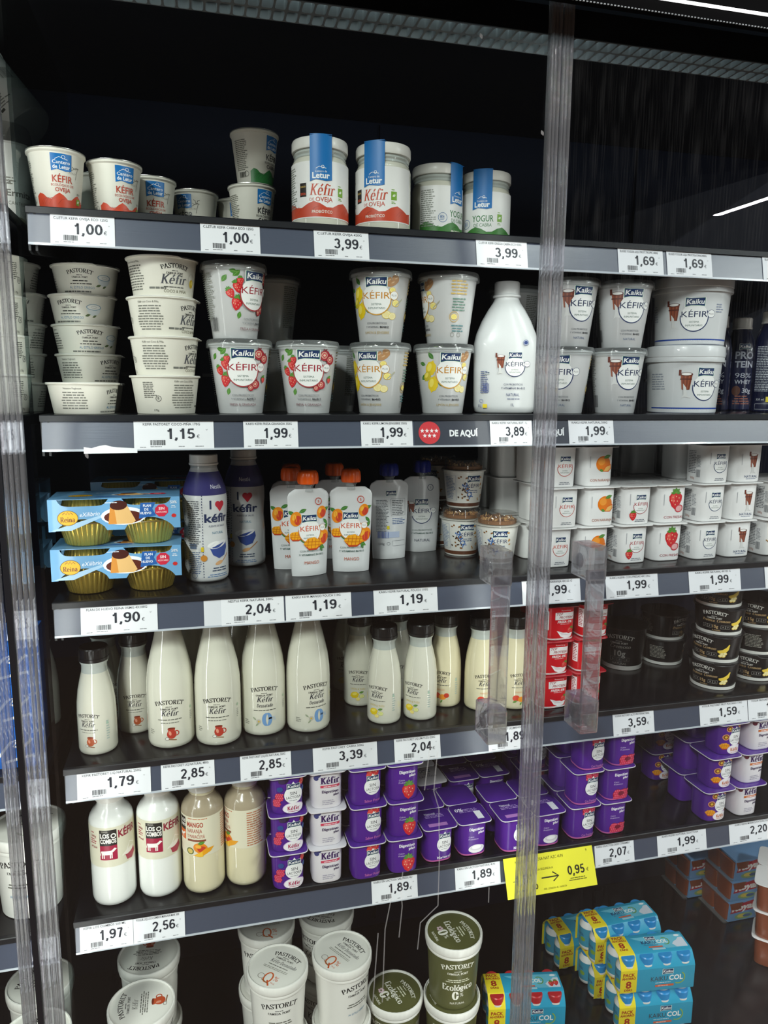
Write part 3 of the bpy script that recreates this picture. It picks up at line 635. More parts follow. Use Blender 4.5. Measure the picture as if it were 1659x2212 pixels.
# --- low bowls
def bowlcup(H, D, kind):
    R = D / 2; pr = [(0, 0), (R * .8, 0), (R * .815, 1), (R * .945, H - 4), (R * .95, H - 3), (R, H - 2), (R, H - .6), (R * .98, H), (0, H - .2)]
    dark = kind == 'black'
    o = empty('dessert_bowl' if dark else 'yogurt_bowl'); MB().lathe(pr, M_bowl if dark else M_card, 72).build('bowl_body', o)
    lidp = MB().lathe([(0, H), (R * .99, H + .1), (R * 1.005, H - .6), (R * 1.01, H - .4), (R * .99, H + .6), (0, H + .5)], M_bowl if dark else M_white, 72)
    t = []
    for x, y, z in lidp.v:                      # pull tab of the sealing film
        if -.55 < math.atan2(x, -y) - .9 < .25 and math.hypot(x, y) > R * .9: x *= 1.05; y *= 1.05; z -= 2.4
        t.append((x, y, z))
    lidp.v = t; lidp.build('film_lid', o)
    if dark: MB().lathe([(R * .78, -1), (R * .835, -.6), (R * .845, 5), (R * .81, 5)], M_white, 72).build('base_ring', o)
    a = Art()
    if kind == 'greek':
        pastoret(a, -2, 30, 36); a.lines(-17, 17.6, 32, 1, 3.4, '44443f', al='c'); a.lines(-22, 13.6, 42, 1, 3.2, '44443f', al='c', seed=4); a.text('AL ESTILO GRIEGO', 0, 7.4, 3.4, '3f7fa6', wd=38); a.lines(-20, 3.6, 40, 1, 1.8, '777', seed=8) if 0 else None
        bowlpic(a, 34, 20, 22); t0 = -86
        a.text('Nuestro Yoghourt', t0 + 18, 34, 2.8, '55554f', wd=24); a.lines(t0, 29, 38, 7, 3.6, '77776f', al='c', seed=3); a.lines(-30, 2.2, 46, 1, 3, '6a6a64', seed=6, th=.7)
    elif kind == 'coco':
        pastoret(a, 14, 38.5, 39); a.serif('Kéfir', 12, 17, 12.5, '4a4b52', th=.17, tn=.05, sh=.22, wd=39); a.lines(-8, 12, 42, 1, 3, '55554f', al='c'); a.text('COCO & PIÑA', 15, 5.2, 4, '77735a', wd=36)
        a.ell(44, 24, 7, 10, 'd8d4c8'); a.ell(45, 20, 5, 6, 'd8b82c'); a.ell(46, 21, 2.5, 3, 'f0dc6a')
        a.lines(-24, 9.5, 26, 1, 3.6, '6a6a64', seed=6, th=.75); t0 = -70
        a.text('Kéfir con Coco & Piña', t0 + 18, 45, 2.8, '55554f', wd=30); a.lines(t0 - 2, 40, 42, 10, 3.5, '77776f', al='c', seed=13); a.lines(-112, 44, 20, 9, 2.6, '66665f', seed=14); a.ring(-90, 22, 4.2, .7, '3a3a38'); a.text('B', -90, 20.4, 3.6, '3a3a38'); a.text('170g', -94, 4, 3, '55554f')
    else:
        g = 'c9a877'; pastoret(a, -4, H - 13, 42, 'e9e7e0'); a.serif('Proteico', -15, H - 28, 5, g, sh=.2, wd=23); a.serif('Cremoso', 12, H - 28, 5, g, sh=.2, wd=24)
        a.text('15g', -2, 12.5, 5.6, g, b=.02); 
        for k in (-22, -13, 12, 21): a.line([(k - 4, 11.6), (k + 4, 11.6), (k + 4, 18), (k - 4, 18), (k - 4, 11.6)], .4, 'bdbcb6'); a.text('0', k, 13.6, 2.6, 'e0ded6')
        a.text('PLÁTANO', 0, 6.4, 2.8, g, wd=15); banana(a, 38, 21, 24)
        a.lines(-100, 38, 34, 9, 3, '9a988f', seed=3)
    a.build(lmap(pr, R * .9), 'label_print', o, PS); return o
B('bowl_greek')(lambda: bowlcup(43, 100, 'greek')); B('bowl_coco')(lambda: bowlcup(54, 101, 'coco')); B('bowl_black')(lambda: bowlcup(52, 96, 'black'))
@B('tub_black')
def _():
    H = 86; pr = [(0, 0), (38, 0), (39, 1), (46, H - 4), (47.5, H - 2), (47.5, H), (0, H)]
    o = empty('dessert_tub'); MB().lathe(pr, M_bowl, 72).build('tub_body', o); MB().lathe([(37, -1), (39.6, -.5), (40.4, 8), (39, 8)], M_white, 72).build('base_ring', o)
    a = Art(); pastoret(a, -6, 66, 52, 'a9a8a2'); a.serif('Cremoso', -4, 46, 7, '8c8a84', sh=.2, wd=40); a.text('10g', -4, 29, 12, '9b9a94', b=.02)
    for k in (-18, -4, 10): a.line([(k - 5, 18), (k + 5, 18), (k + 5, 26), (k - 5, 26), (k - 5, 18)], .5, '8c8a84'); a.text('0', k, 20, 3.6, '9b9a94')
    a.text('NATURAL', -4, 11, 4.4, '9b9a94'); a.build(lmap(pr, 42), 'label_print', o, PS); return o
# --- tall cups 350 g
TALL = [(0, 0), (31.5, 0), (32.5, 1.2), (44.6, 98), (45.6, 99), (46.4, 99.6), (46.4, 101.5), (44.5, 102.4), (0, 102)]
def tallcup(fl):
    o = empty('kefir_cup'); MB().lathe(TALL, M_satin, 72).build('cup_body', o)
    MB().lathe([(0, 102.3), (44.6, 102.9), (46.2, 102.2), (46.2, 102.9), (0, 103)], M_foil, 72).build('foil_seal', o)
    MB().lathe([(47.4, 95.5), (49, 96), (49, 100.5), (48, 106), (46.6, 108), (44, 108.6), (0, 108.4)], M_lidclear, 72).build('clear_lid', o)
    a = Art()
    if fl == 'fresa':
        for u, v, s in ((-32, 86, 13), (-26, 92, 11), (-34, 78, 10), (-40, 88, 12), (-30, 44, 12), (-22, 38, 11)): leaf(a, u, v, s, s * .6, u * .37)
        strawberry(a, -25, 72, 15, .2); strawberry(a, -36, 63, 13, .5); strawberry(a, -27, 49, 17, -.2); strawberry(a, -22, 80, 10, .1)
        pome(a, 24, 86, 17); pome(a, 34, 80, 15); pome(a, 20, 43, 14); pome(a, 12, 38, 10); leaf(a, 30, 50, 10, 5, .8); strawberry(a, 34, 50, 8)
        c, r, t, fc = '9e1f33', 'a5343c', 'FRESA & GRANADA', '7b4a52'
    elif fl == 'limon':
        for u, v, s, q in ((-32, 92, 17, 1.7), (-26, 70, 13, 2.6), (-38, 60, 15, 3.6), (-20, 52, 15, -.7), (-28, 38, 13, .8), (-26, 84, 13, 2.2), (-40, 76, 12, 2.9)): leaf(a, u, v, s, s * .55, q, '3f7a30')
        lemon(a, -31, 70, 22, 1.2); lemon(a, -28, 46, 23, 1.3); lemon(a, -38, 58, 16, .9, 'cdb92a'); ginger(a, 24, 86, 18); slice_(a, 24, 76, 5); slice_(a, 31, 57, 6.5); slice_(a, 16, 40, 7.5, 'e9d26a', 'efe0a0'); slice_(a, 26, 38, 6.5, 'e9d26a', 'efe0a0')
        for k in range(5): leaf(a, 30 + k * 2.4, 52 + k * 2, 6, 2, .9, 'b9b3a0')
        c, r, t, fc = 'c98a2c', 'cf9a3c', 'LIMÓN & JENGIBRE', 'b8a06a'
    else:
        mug(a, -25, 74, 31); c, r, t, fc = '1f2c52', '1e2f5e', 'NATURAL', '5a6a8a'
    kefir_face(a, 0, 67, 1, c, r, flav=t, fcol=fc)
    a.lines(-86, 90, 26, 22, 3, '84877f', seed=5); a.bars(-74, 10, 15, 20, '3a3a3c', vert=False)
    a.lines(58, 92, 30, 5, 4.6, 'd3b46a', seed=7, al='c'); a.lines(60, 66, 27, 5, 4.2, '6c8f80', seed=8, al='c'); a.ring(66, 40, 8, .8, 'd0a94a'); slice_(a, 66, 40, 5.5); a.lines(60, 26, 28, 3, 4, '5f8a8e', seed=9, al='c'); a.ring(64, 13, 3.4, .5, '6a6a5a'); a.ring(76, 13, 3.4, .5, '6a6a5a')
    a.build(lmap(TALL, 40), 'label_print', o, PS); return o
for _f in ('fresa', 'limon', 'natural'): B('tall_' + _f)(lambda f=_f: tallcup(f))
# --- 1 litre jug bottle
def sup(rx, ry, n, z, c=(0, 0), k=48):
    return [(c[0] + rx * math.copysign(abs(math.sin(t)) ** (2 / n), math.sin(t)), c[1] - ry * math.copysign(abs(math.cos(t)) ** (2 / n), math.cos(t)), z) for t in [2 * pi * i / k for i in range(k)]]
@B('litre')
def _():
    o = empty('milk_jug'); L = [sup(44, 34, 4, 0), sup(48, 38, 4, 3), sup(50, 40, 4.2, 12), sup(52, 41, 4.2, 95), sup(51.5, 40.5, 4, 112), sup(48, 38, 3.4, 128), sup(40, 33, 2.8, 148), sup(30, 27, 2.4, 166), sup(22, 21.5, 2, 178), sup(19.5, 19.5, 2, 184), sup(19, 19, 2, 192)]
    MB().loops(L, M_jug).build('jug_body', o, ang=60)
    MB().lathe([(21, 185), (22.6, 186), (22.6, 188.5), (20.4, 190), (20.4, 208), (19, 210), (0, 210)], M_jug).build('screw_cap', o)
    a = Art(); kefir_face(a, 14, 78, .7, '1f2c52', '1e2f5e', probi=False); mug(a, -9, 82, 22)
    a.text('CON PROBIÓTICOS', 12, 45, 3, '2a3558', wd=30); a.text('Y VITAMINAS B6+B12', 12, 39, 3, '2a3558', b=.01, wd=38); a.text('NATURAL', 12, 28, 4.6, '2a3c70', wd=21); a.lines(0, 23, 26, 1, 2.4, '5a6488', al='c'); a.text('1L', 12, 12, 4.6, '2a3558')
    a.ell(30, 112, 4.4, 4.4, '24407e'); a.ring(30, 112, 3.6, .5, 'e6eaf2')
    a.lines(-40, 66, 13, 12, 3, '55608a', seed=3); a.bars(-36, 34, 10, 14, '3a4a8a'); a.ring(-38, 20, 3, .5, '4a5a90'); a.text('1L', -40, 10, 4.6, '2a3558'); a.rect(-32, 12, 7, 6, 'e3c92a'); brand(a, -30, 64, 8)
    a.build(lambda x, y, o_: (x, -(41.5 * (1 - abs(min(1, x / 54)) ** 4.2) ** (1 / 4.2)) - o_ * .8, y), 'label_print', o, 3, base=.6); return o
# --- buckets
BKT = [(0, 0), (56, 0), (57.5, 1.5), (63, 92), (64, 93), (64, 96), (0, 96)]
@B('bucket')
def _():
    o = empty('kefir_bucket'); MB().lathe(BKT, M_jug, 96).build('bucket_body', o)
    MB().lathe([(64.2, 88), (66.6, 88), (67, 90), (66.2, 96), (67, 97), (67, 110), (65.8, 114), (63, 115.6), (60, 115), (58, 112), (0, 112)], M_jug, 96).build('snap_lid', o)
    a = Art(); a.band(-90, 90, (.8, 10), '27489a')
    a.text('NATURAL SIN AZÚCARES AÑADIDOS', 34, 3.4, 4, 'eef0f6', wd=64); kefir_face(a, 10, 50, 1.02, '1f2c52', '1e2f5e', probi=False); mug(a, -24, 54, 32)
    a.lines(-88, 66, 32, 7, 4.2, '9aa0aa', seed=3); a.lines(46, 66, 16, 4, 4, '8a92a8', seed=4)
    a.build(lmap(BKT, 60), 'label_print', o, PS); return o
# --- protein bottle
@B('protein')
def _():
    pr = [(0, 0), (26, 0), (28.5, 3), (28.5, 18), (27, 24), (28.5, 32), (28.5, 118), (25, 140), (19, 156), (17, 162), (17, 168)]
    o = empty('protein_drink'); MB().lathe(pr, mat('navy_sleeve', '14193a', .25, coat=.4)).build('bottle_body', o)
    MB().lathe([(19, 163), (19.6, 165), (18.6, 168), (18.6, 184), (17, 186), (0, 186)], M_white).build('screw_cap', o)
    a = Art(); brand(a, 0, 128, 24); a.text('PRO', 0, 104, 14, 'b9bcc8', b=.03, wd=36); a.text('TEIN', 0, 87, 12, 'b9bcc8', b=.03, wd=36); a.text('98%', 0, 66, 10, 'b9bcc8', wd=32); a.text('WHEY', 0, 54, 8, 'b9bcc8', b=.02, wd=32); a.text('30g', 8, 36, 9, 'b9bcc8', b=.02); a.ell(-12, 40, 8, 10, '5c3424'); a.lines(-18, 28, 36, 4, 5, '9a5a48', al='c')
    a.lines(-62, 120, 32, 28, 3, 'c9ccd6', seed=6); a.rect(-34, 24, 11, 10, 'e8d23c'); a.text('330 ml', -50, 22, 4, 'e8e8ee'); a.line([(-58, 16), (-26, 16), (-26, 6), (-58, 6), (-58, 16)], .6, 'e8e8ee')
    a.build(lmap(pr, 28), 'label_print', o, PS); return o
# --- flan four-pack
def flan_art(k=1):
    a = Art(); a.ell(26 * k, 1, 38, 16, 'eef2f6'); a.ell(26 * k, -1, 33, 12, '5a2418'); a.poly([(0, -13), (40, -13), (46, -8), (32, 20), (4, 20)], 'e3b777'); a.poly([(0, -13), (14, -13), (10, 20), (4, 20)], 'd48e3e'); a.ell(18, 20, 14.5, 8.5, '43180f', .05); return a
@B('flan')
def _():
    o = empty('flan_pack'); W = 90
    GP = [(28, 0), (30.5, 2), (40, 33.6), (41.6, 34.2), (41.6, 35.4)]
    for x in (-44, 44):
        for up in (0, 1):                            # two cups upright, two upside down on their rims
            L = []
            for r_, z in GP:
                zz = 70.9 - z if up else z
                L.append([(x + (r_ + (.9 if 1 < z < 33.8 else 0) * math.cos(36 * t)) * math.sin(t), -(r_ + (.9 if 1 < z < 33.8 else 0) * math.cos(36 * t)) * math.cos(t), zz) for t in [2 * pi * i / 216 for i in range(216)]])
            MB().loops(L, M_gold).build('foil_cup', o, ang=50)
        MB().lathe([(0, 35.1), (42.4, 35.2), (42.6, 35.6), (0, 35.8)], M_foil, 64, c=(x, 0, 0)).build('foil_seal', o)
    H0, H1 = 26, 71.8; blue = mat('pale_blue_carton', '6ea4cf', .35, coat=.3)
    def edge(x):                                   # wavy lower edge that rises over each cup
        u = abs(abs(x) - 46); return H0 + (17 * math.cos(u / 34 * pi / 2) ** .6 if u < 34 else 0)
    xs = [-W + 3 * i for i in range(61)]
    def slot(x): u = abs(abs(x) - 44); return 10 * max(0, 1 - (u / 33) ** 6) ** .5 if u < 33 else 0
    P0 = [(x, H1 - .6 - slot(x)) for x in xs]; Q0 = [(x, edge(x)) for x in xs]
    sl = MB(); fy = lambda z: -44.4 - (H1 - z) * .045
    for (sy) in (1, -1):
        vs = [(x, sy * fy(z), z) for x, z in P0] + [(x, sy * fy(z), z) for x, z in Q0] + [(x, sy * (fy(z) + .7), z) for x, z in P0] + [(x, sy * (fy(z) + .7), z) for x, z in Q0]; n = len(xs)
        sl.add(vs, [(i, i + 1, n + i + 1, n + i) for i in range(n - 1)] + [(2 * n + i, 2 * n + i + 1, 3 * n + i + 1, 3 * n + i) for i in range(n - 1)] + [(n + i, n + i + 1, 3 * n + i + 1, 3 * n + i) for i in range(n - 1)], blue)
    sl.box(-W, W, -44.4, 44.4, H1 - .8, H1, blue)
    c = sl.build('card_sleeve', o, ang=20)
    a = Art(); a.poly([(-88, 27), (-60, 27), (-20, 44), (20, 60), (-6, 52), (-60, 36)], 'a9cbe6'); a.poly([(-88, 62), (-60, 66), (-50, 62), (-88, 58)], 'b9d6ec') if 0 else None
    a.add(flan_art(), -10, 45, .82)
    a.ell(-64, 45, 14, 11, '6a4a1a', 0, 28); a.ell(-64, 45, 13.2, 10.2, 'f0b81e', 0, 28); a.serif('Reina', -64, 39.5, 7, '7a3a1a', th=.2, wd=20); a.line([(-71, 50), (-68, 53), (-66, 50), (-64, 54), (-62, 50), (-60, 53), (-57, 50)], .8, '7a3a1a')
    a.text('eXilibrio', -35, 47, 6, 'f4f6fa', sh=.3, wd=27, rot=.06); a.poly([(35, 64), (56, 64), (51, 55), (56, 45), (32, 41)], '2b62ac')
    for k, t in enumerate(('FLAN', 'DE', 'HUEVO')): a.text(t, 44 - k * 1.2, 58 - k * 5.4, 3.4, 'f4f6fa', b=.02)
    a.poly(ell(64, 52, 10, 9.4, pi / 8, 8), 'cf2c46'); a.text('SIN', 64, 53, 4, 'f6f0f2', b=.02); a.text('AZÚCARES', 64, 48.6, 2.4, 'f6f0f2', wd=15); a.text('50%', 81, 62, 4, 'f4f6fa', b=.01); a.lines(77, 58, 9, 2, 2.2, 'e8eef6', al='c'); a.ell(81, 44, 3.4, 2.8, 'c8302e'); a.lines(-14, 65, 24, 1, 2, 'e8eef6')
    a.build(lambda x, y, o_: (x, fy(y) - o_, y), 'printed_front', c)
    t = Art(); t.add(flan_art(), 2, 0, .8); t.ell(-50, -2, 17, 12, 'f0b81e'); t.serif('Reina', -50, -8, 7, '7a3a1a', th=.2, wd=24); t.poly([(-30, -28), (20, -22), (20, -14), (-26, -20)], '2b62ac'); t.poly(ell(58, 0, 13, 11, 0, 8), 'cf2c46'); t.text('SIN', 58, 0, 5, 'f6f0f2', b=.02); t.text('eXilibrio', -16, 26, 6, 'f4f6fa', sh=.3, wd=30)
    t.build(lambda x, y, o_: (x, y * .8 - 8, H1 + o_), 'printed_top', c)
    return o
# --- sleeve-wrapped kefir bottle
@B('sleeve_bottle')
def _():
    pr = [(0, 0), (29, 0), (33, 4), (34.2, 10), (34.2, 60), (33.4, 75), (32.4, 90), (33.2, 105), (34.4, 118), (34.4, 132), (32, 148), (27, 163), (22.5, 173), (20.5, 178), (20.5, 182)]
    o = empty('kefir_bottle'); MB().lathe(pr, M_satin, 72).build('bottle_body', o, ang=50)
    MB().lathe([(20.4, 178), (21, 184), (20.4, 186)], M_lidclear).build('clear_neck', o); MB().lathe([(22, 183), (22.6, 184), (22.6, 186), (21.6, 187)] + [(21.6, 198.6), (20, 200), (0, 200)], M_white).build('screw_cap', o)
    a = Art()
    a.band(-108, 108, (138, 143, 148, 153, 158, 163, 168, 173), '38356e')
    a.text('Nestlé', 0, 148, 6.5, 'e4e4ee', wd=20); a.text('I', -12, 117, 13, '2c3558', b=.03); a.ell(0, 124, 4.6, 4.8, 'c42638'); a.ell(7.4, 124, 4.6, 4.8, 'c42638'); a.poly([(-4.4, 122.6), (11.8, 122.6), (3.7, 112)], 'c42638')
    a.text('kéfir', 0, 96, 13, '2c3558', b=.03, wd=44); a.text('FUENTE DE SALUD', 0, 88, 3, '4a5270', wd=30); a.text('NATURAL', 0, 77, 4, '5a8aa6', wd=20)
    a.poly([(-15, 56), (15, 64), (17, 54), (11, 42), (0, 38), (-10, 44)], '3a4f96'); a.ell(0, 60, 15.6, 5, 'e7e6ea', .26); a.ell(-9, 61, 10, 4, 'f4f4f4', .3); a.line([(-4, 30), (8, 34), (20, 44)], 1.6, 'c08a5a'); a.ell(0, 31, 7, 3, 'd9a878', .3)
    a.lines(-14, 22, 32, 2, 4, '44506a', al='c'); a.lines(-20, 12, 40, 2, 3, '5a7aa6', al='c', seed=3)
    t0 = -52; a.lines(t0, 128, 24, 22, 3.3, '55585f', al='c', seed=11); a.rect(t0 + 11, 58, 12, 8, '5a6a86'); a.lines(t0, 48, 24, 12, 3, '44608a', al='c', seed=12); a.ring(t0 + 12, 12, 5, .6, '3a5a8a')
    for x in (-58, -25): 
        for k in range(30): a.rect(x, 10 + k * 4.4, 1, 2.2, '2a3560')
    a.rect(-26, 54, 4, 7, 'e2c62a'); a.ell(-24, 40, 5, 5, 'd08a34')
    a.build(lmap(pr, 34), 'label_print', o, PS); return o
# --- pouches
def pouch(back, capc):
    o = empty('kefir_pouch'); rows = []
    for i in range(25):
        v = i / 24; z = v * 142; hw = 30 + 6 * v ** .8
        if v > .9: hw = 35.6 - 12 * ((v - .9) / .1) ** 2.6
        t = 14 * max(0, 1 - v) ** .9 + 1.2 if v < .92 else 3; t = max(t, 1.0)
        if v > .9: t = 2.2 + 3.5 * (v - .9) / .1
        if v < .05: t *= .8 + 4 * v
        rows.append((hw, t, z))
    def yy(x, z):
        i = min(23, max(0, int(z / 142 * 24))); f = z / 142 * 24 - i; a_, b_ = rows[i], rows[i + 1]; hw = a_[0] + (b_[0] - a_[0]) * f; t = a_[1] + (b_[1] - a_[1]) * f
        return -t * max(0, 1 - min(1, abs(x / hw)) ** 2) ** .75
    L = []
    for hw, t, z in rows:
        xs = [hw * math.cos(pi * k / 16) for k in range(17)]
        L.append([(x, -t * max(0, 1 - abs(x / hw) ** 2) ** .75, z) for x in xs[::-1]] + [(x, t * max(0, 1 - abs(x / hw) ** 2) ** .75, z) for x in xs[1:-1]])
    MB().loops(L, mat('pouch_film', 'd5d6d8', .28, coat=.3, bump=.25, bscale=25)).build('pouch_body', o, ang=70)
    MB().lathe([(8.5, 138), (8.5, 146), (10.5, 147), (10.5, 149), (6.5, 150), (6.5, 158), (0, 158)], M_lidclear, 24).build('spout', o)
    cp = mat('cap_' + capc, capc, .3); f = lambda t: 1 + .16 * abs(math.cos(3 * t)) - .08
    MB().lathe([(6, 149), (15, 150), (16, 153), (16.2, 160), (15.4, 167), (12.6, 171.5), (8, 172), (5, 168), (0, 167)], cp, 64, f).build('cap', o, ang=60)
    a = Art()
    if back:
        brand(a, 3, 118, 20); a.lines(-25, 105, 23, 22, 2.6, '6a6d72', seed=5); a.line([(2, 108), (29, 108), (29, 78), (2, 78), (2, 108)], .4, '5a5d66'); a.lines(4, 104, 23, 9, 3, '6a6d72', seed=6); a.lines(4, 72, 25, 4, 3, '5d74a0', seed=4)
        a.bars(-23, 38, 20, 12, '3a55a0'); a.rect(4, 44, 26, 11, 'b9c4de'); a.text('110g', -16, 26, 4, '4a4d54'); a.ring(-4, 28, 3, .5, '5a5d66'); a.line([(4, 33), (28, 33), (28, 24), (4, 24), (4, 33)], .4, '5a5d66'); a.rect(-4, 57, 5, 6, 'dcca2e')
    else:
        c = 'd0512a' if capc == 'e8590c' else '24345e'
        if capc == 'e8590c':
            for u, v, s, q in ((-24, 100, 14, 2.6), (-18, 104, 14, .4), (22, 104, 14, .5), (24, 92, 12, -.9), (-22, 72, 13, 3.6), (-18, 66, 14, -1), (12, 52, 15, -.6), (24, 74, 13, .9), (16, 48, 10, -1.2)): leaf(a, u, v, s, s * .45, q, '3f7a34')
            mango(a, -23, 94, 23, 1.4); mango(a, 21, 103, 20, 1.2); mangocut(a, -24, 66, 21); mango(a, 22, 62, 25, 1); 
        kefir_face(a, -1, 77, .84, c, 'd07a3c' if capc == 'e8590c' else '2a3a68', probi=False, plus=True, wd=38); 
        if capc == 'e8590c': mangocut(a, 3, 53, 29)
        else: mug(a, -20, 84, 20)
        a.ring(16, 121, 6, 1.1, 'c8452e' if capc == 'e8590c' else '46506a'); a.text('5', 16, 119, 4, 'c8452e', b=.02) if capc == 'e8590c' else a.text('5', 16, 119, 4, '46506a')
        a.text('CON PROBIÓTICOS', 0, 40, 3, '6d7f78', wd=38); a.text('Y VITAMINAS B6+B12', 0, 34, 3, '3d5e54', b=.01, wd=42)
        a.text('MANGO' if capc == 'e8590c' else 'NATURAL', 0, 20, 5.2, 'c05a36' if capc == 'e8590c' else '4a5064', wd=25 if capc == 'e8590c' else 30)
    def pm(x, y, o_):
        i = min(23, max(0, int(y / 142 * 24))); hw = rows[i][0] - .4; x = max(-hw, min(hw, x)); return (x, yy(x, y) - o_, y)
    a.build(pm, 'label_print', o, 3, base=.5); return o
B('pouch_mango')(lambda: pouch(False, 'e8590c')); B('pouch_natural')(lambda: pouch(False, '16227c')); B('pouch_back')(lambda: pouch(True, '16227c'))
# --- snack cups with granola dome
@B('granola')
def _():
    pr = [(0, 0), (29, 0), (30, 1.5), (37.5, 66), (38.6, 67), (40.6, 67.5), (40.6, 69), (0, 69)]
    o = empty('granola_cup'); MB().lathe(pr, M_white, 64).build('cup_body', o)
    MB().lathe([(38, 66.5), (41.4, 66.8), (41.8, 69), (40, 71), (36.4, 72), (35.4, 85), (33.4, 88), (0, 88.6)], M_dome, 64).build('dome_lid', o)
    r = random.Random(3); b = MB(); cols = [mat('granola_' + c, c, .6) for c in ('8a5a30', 'a87646', '6a3e1e', 'c79a62')]
    b.lathe([(0, 70), (34, 70), (34, 76), (0, 79)], cols[0], 32)
    for k in range(120):
        q, t = 33 * math.sqrt(r.random()), 2 * pi * r.random(); s = r.uniform(3, 5.5); e = Euler((r.random() * 3, r.random() * 3, r.random() * 3)).to_matrix()
        vs = [tuple(e @ Vector((x * s, y * s * .7, z * s * .45)) + Vector((min(q, 29) * math.sin(t), min(q, 29) * math.cos(t), r.uniform(73, 80)))) for x, y, z in ((1, 0, 0), (-1, 0, 0), (0, 1, 0), (0, -1, 0), (0, 0, 1), (0, 0, -1))]
        b.add(vs, [(0, 2, 4), (2, 1, 4), (1, 3, 4), (3, 0, 4), (2, 0, 5), (1, 2, 5), (3, 1, 5), (0, 3, 5)], cols[k % 4])
    g = b.build('granola', o, fix=False); g['kind'] = 'stuff'
    a = Art(); a.band(-84, 84, (3, 9.5), '5a3420')
    brand(a, 4, 54, 27); a.text('KÉFIR', 4, 38, 7, '24345e', wd=26); a.lines(-6, 32, 22, 2, 3.4, '5a6a86', al='c'); a.text('SNACK', -11, 30, 9, '2460a8', b=.03, rot=-1.1, wd=32)
    r = random.Random(8)
    for k in range(26): a.ell(r.uniform(-25, -4) if k % 3 else r.uniform(14, 26), r.uniform(14, 58), r.uniform(1.4, 3), r.uniform(1.1, 2), ('b98a50', '8a5c30', '4a3220')[k % 3], r.random() * 3, 9)
    a.lines(-52, 56, 22, 15, 2.8, '7f93b4', seed=4); a.line([(-54, 60), (-29, 60), (-29, 14), (-54, 14), (-54, 60)], .4, '5a74a4')
    a.build(lmap(pr, 34), 'label_print', o, PS); return o
# --- four-packs of yogurt pots
def pack(name, p, r, H, body, lidm, aL, aR, n=4.2, base=None, lidart=None, edge=None):
    o = empty(name); k = sq(n); rr = r * .985
    pr = [(0, 0), (rr * .9, 0), (rr * .95, 1.5), (rr * .96, 4), (rr, H - 3), (rr * .98, H - 1), (0, H - 1)]
    pm = None
    for i, (x, y) in enumerate(((-p / 2, -p / 2), (p / 2, -p / 2), (-p / 2, p / 2), (p / 2, p / 2))):
        if pm is None:
            b = MB().lathe(pr, body, 64, k)
            pm = q = b.build('pot', o)
        else: q = pm.copy(); COL.objects.link(q); q.parent = o
        q.location = (x * MM, y * MM, 0)
        if i < 2:
            a = Art(); (aL, aR)[i](a, r, H); a.build(lmap(pr, r, k), 'label_print', q, PS, base=.25, clip=(.6, H - 3))
            if base: MB().lathe([(rr * .9, .4), (rr * .955, 1.5), (rr * .965, 4), (rr * .966, 4.1)], base, 64, lambda t: k(t) * 1.004).build('base_band', q)
    L = MB()
    for x in (-p / 2, p / 2):
        for y in (-p / 2, p / 2):
            h = p / 2 - .15; lm = lidm if not isinstance(lidm, tuple) else lidm[x > 0]
            if edge: L.loops([sup(h * s, h * s, 7, z, (x, y), 40) for s, z in ((.97, H - 2.3), (.995, H - 2.1), (1, H - 1.5), (.995, H - .8))], edge); L.loops([sup(h * s, h * s, 7, z, (x, y), 40) for s, z in ((.97, H - .9), (.975, H - .3), (.96, H))], lm)
            else: L.loops([sup(h * s, h * s, 7, z, (x, y), 40) for s, z in ((.985, H - 1.6), (1, H - 1.2), (1, H - .5), (.99, H))], lm)
    l = L.build('lid_sheet', o)
    if lidart: t = Art(); lidart(t, p); t.build(lambda x, y, o_: (x, y, H + o_), 'lid_print', l)
    return o
def kL(col, ring, fruit=None):
    def f(a, r, H):
        kefir_face(a, 4, 36, .62, col, ring, plus=False, probi=False); a.lines(-8, 8, 24, 2, 2.8, '7a7f88', al='c'); a.lines(-40, 48, 10, 9, 2.4, '8a8d92', seed=3); a.bars(-40, 10, 9, 14, '55585e'); a.lines(-60, 56, 22, 14, 3, '77797e', seed=7); a.text('500g', -50, 6, 4, 'b0705a'); a.rect(-16, 45, .8, 20, 'a9abb0')
        if fruit == 'fresa': strawberry(a, -10, 16, 14)
        if fruit == 'miel': a.line([(-22, 30), (-8, 18)], 1.6, 'a8702c'); a.ell(-6, 16, 6, 4.4, 'd9902c', -.6); a.line([(-9, 18), (-4, 12)], 1, 'f0c060')
    return f
def kR(fn, txt, col, sub=False):
    def f(a, r, H):
        fn(a, 5, 39, 27); a.text(txt, 2, 8.5, 4.4, col, wd=38 if len(txt) > 8 else 28)
        if sub: a.lines(-12, 6, 28, 1, 2.2, '7a86a0', al='c')
        a.rect(-18, 42, .8, 20, 'a9abb0')
    return f
def lidk(a, p): 
    for u in (-1, 1): a.ring(u * p / 2, -p / 2, p * .3, 1, 'c9b0b4'); a.text('KÉFIR', u * p / 2, -p / 2 - 3, 5, 'a88088')
M_pot = mat('white_yogurt_pot', 'e8e7e6', .32)
B('pack_orange')(lambda: pack('yogurt_pack', 72, 29.5, 69, M_pot, M_pot, kL('c4452c', 'c4564a'), kR(orange, 'CON NARANJA', 'a8552c'), lidart=lidk))
B('pack_straw')(lambda: pack('yogurt_pack', 72, 29.5, 69, M_pot, M_pot, kL('a82838', 'a83a48', 'fresa'), kR(lambda a, x, y, s: (strawberry(a, x - 2, y + 3, s * 1.05), a.ell(x + 6, y - 13, 8, 7, 'c83a48', .3), a.ell(x + 6, y - 13, 6, 5, 'eab0b0', .3)), 'CON FRESAS', 'a83a48'), lidart=lidk))
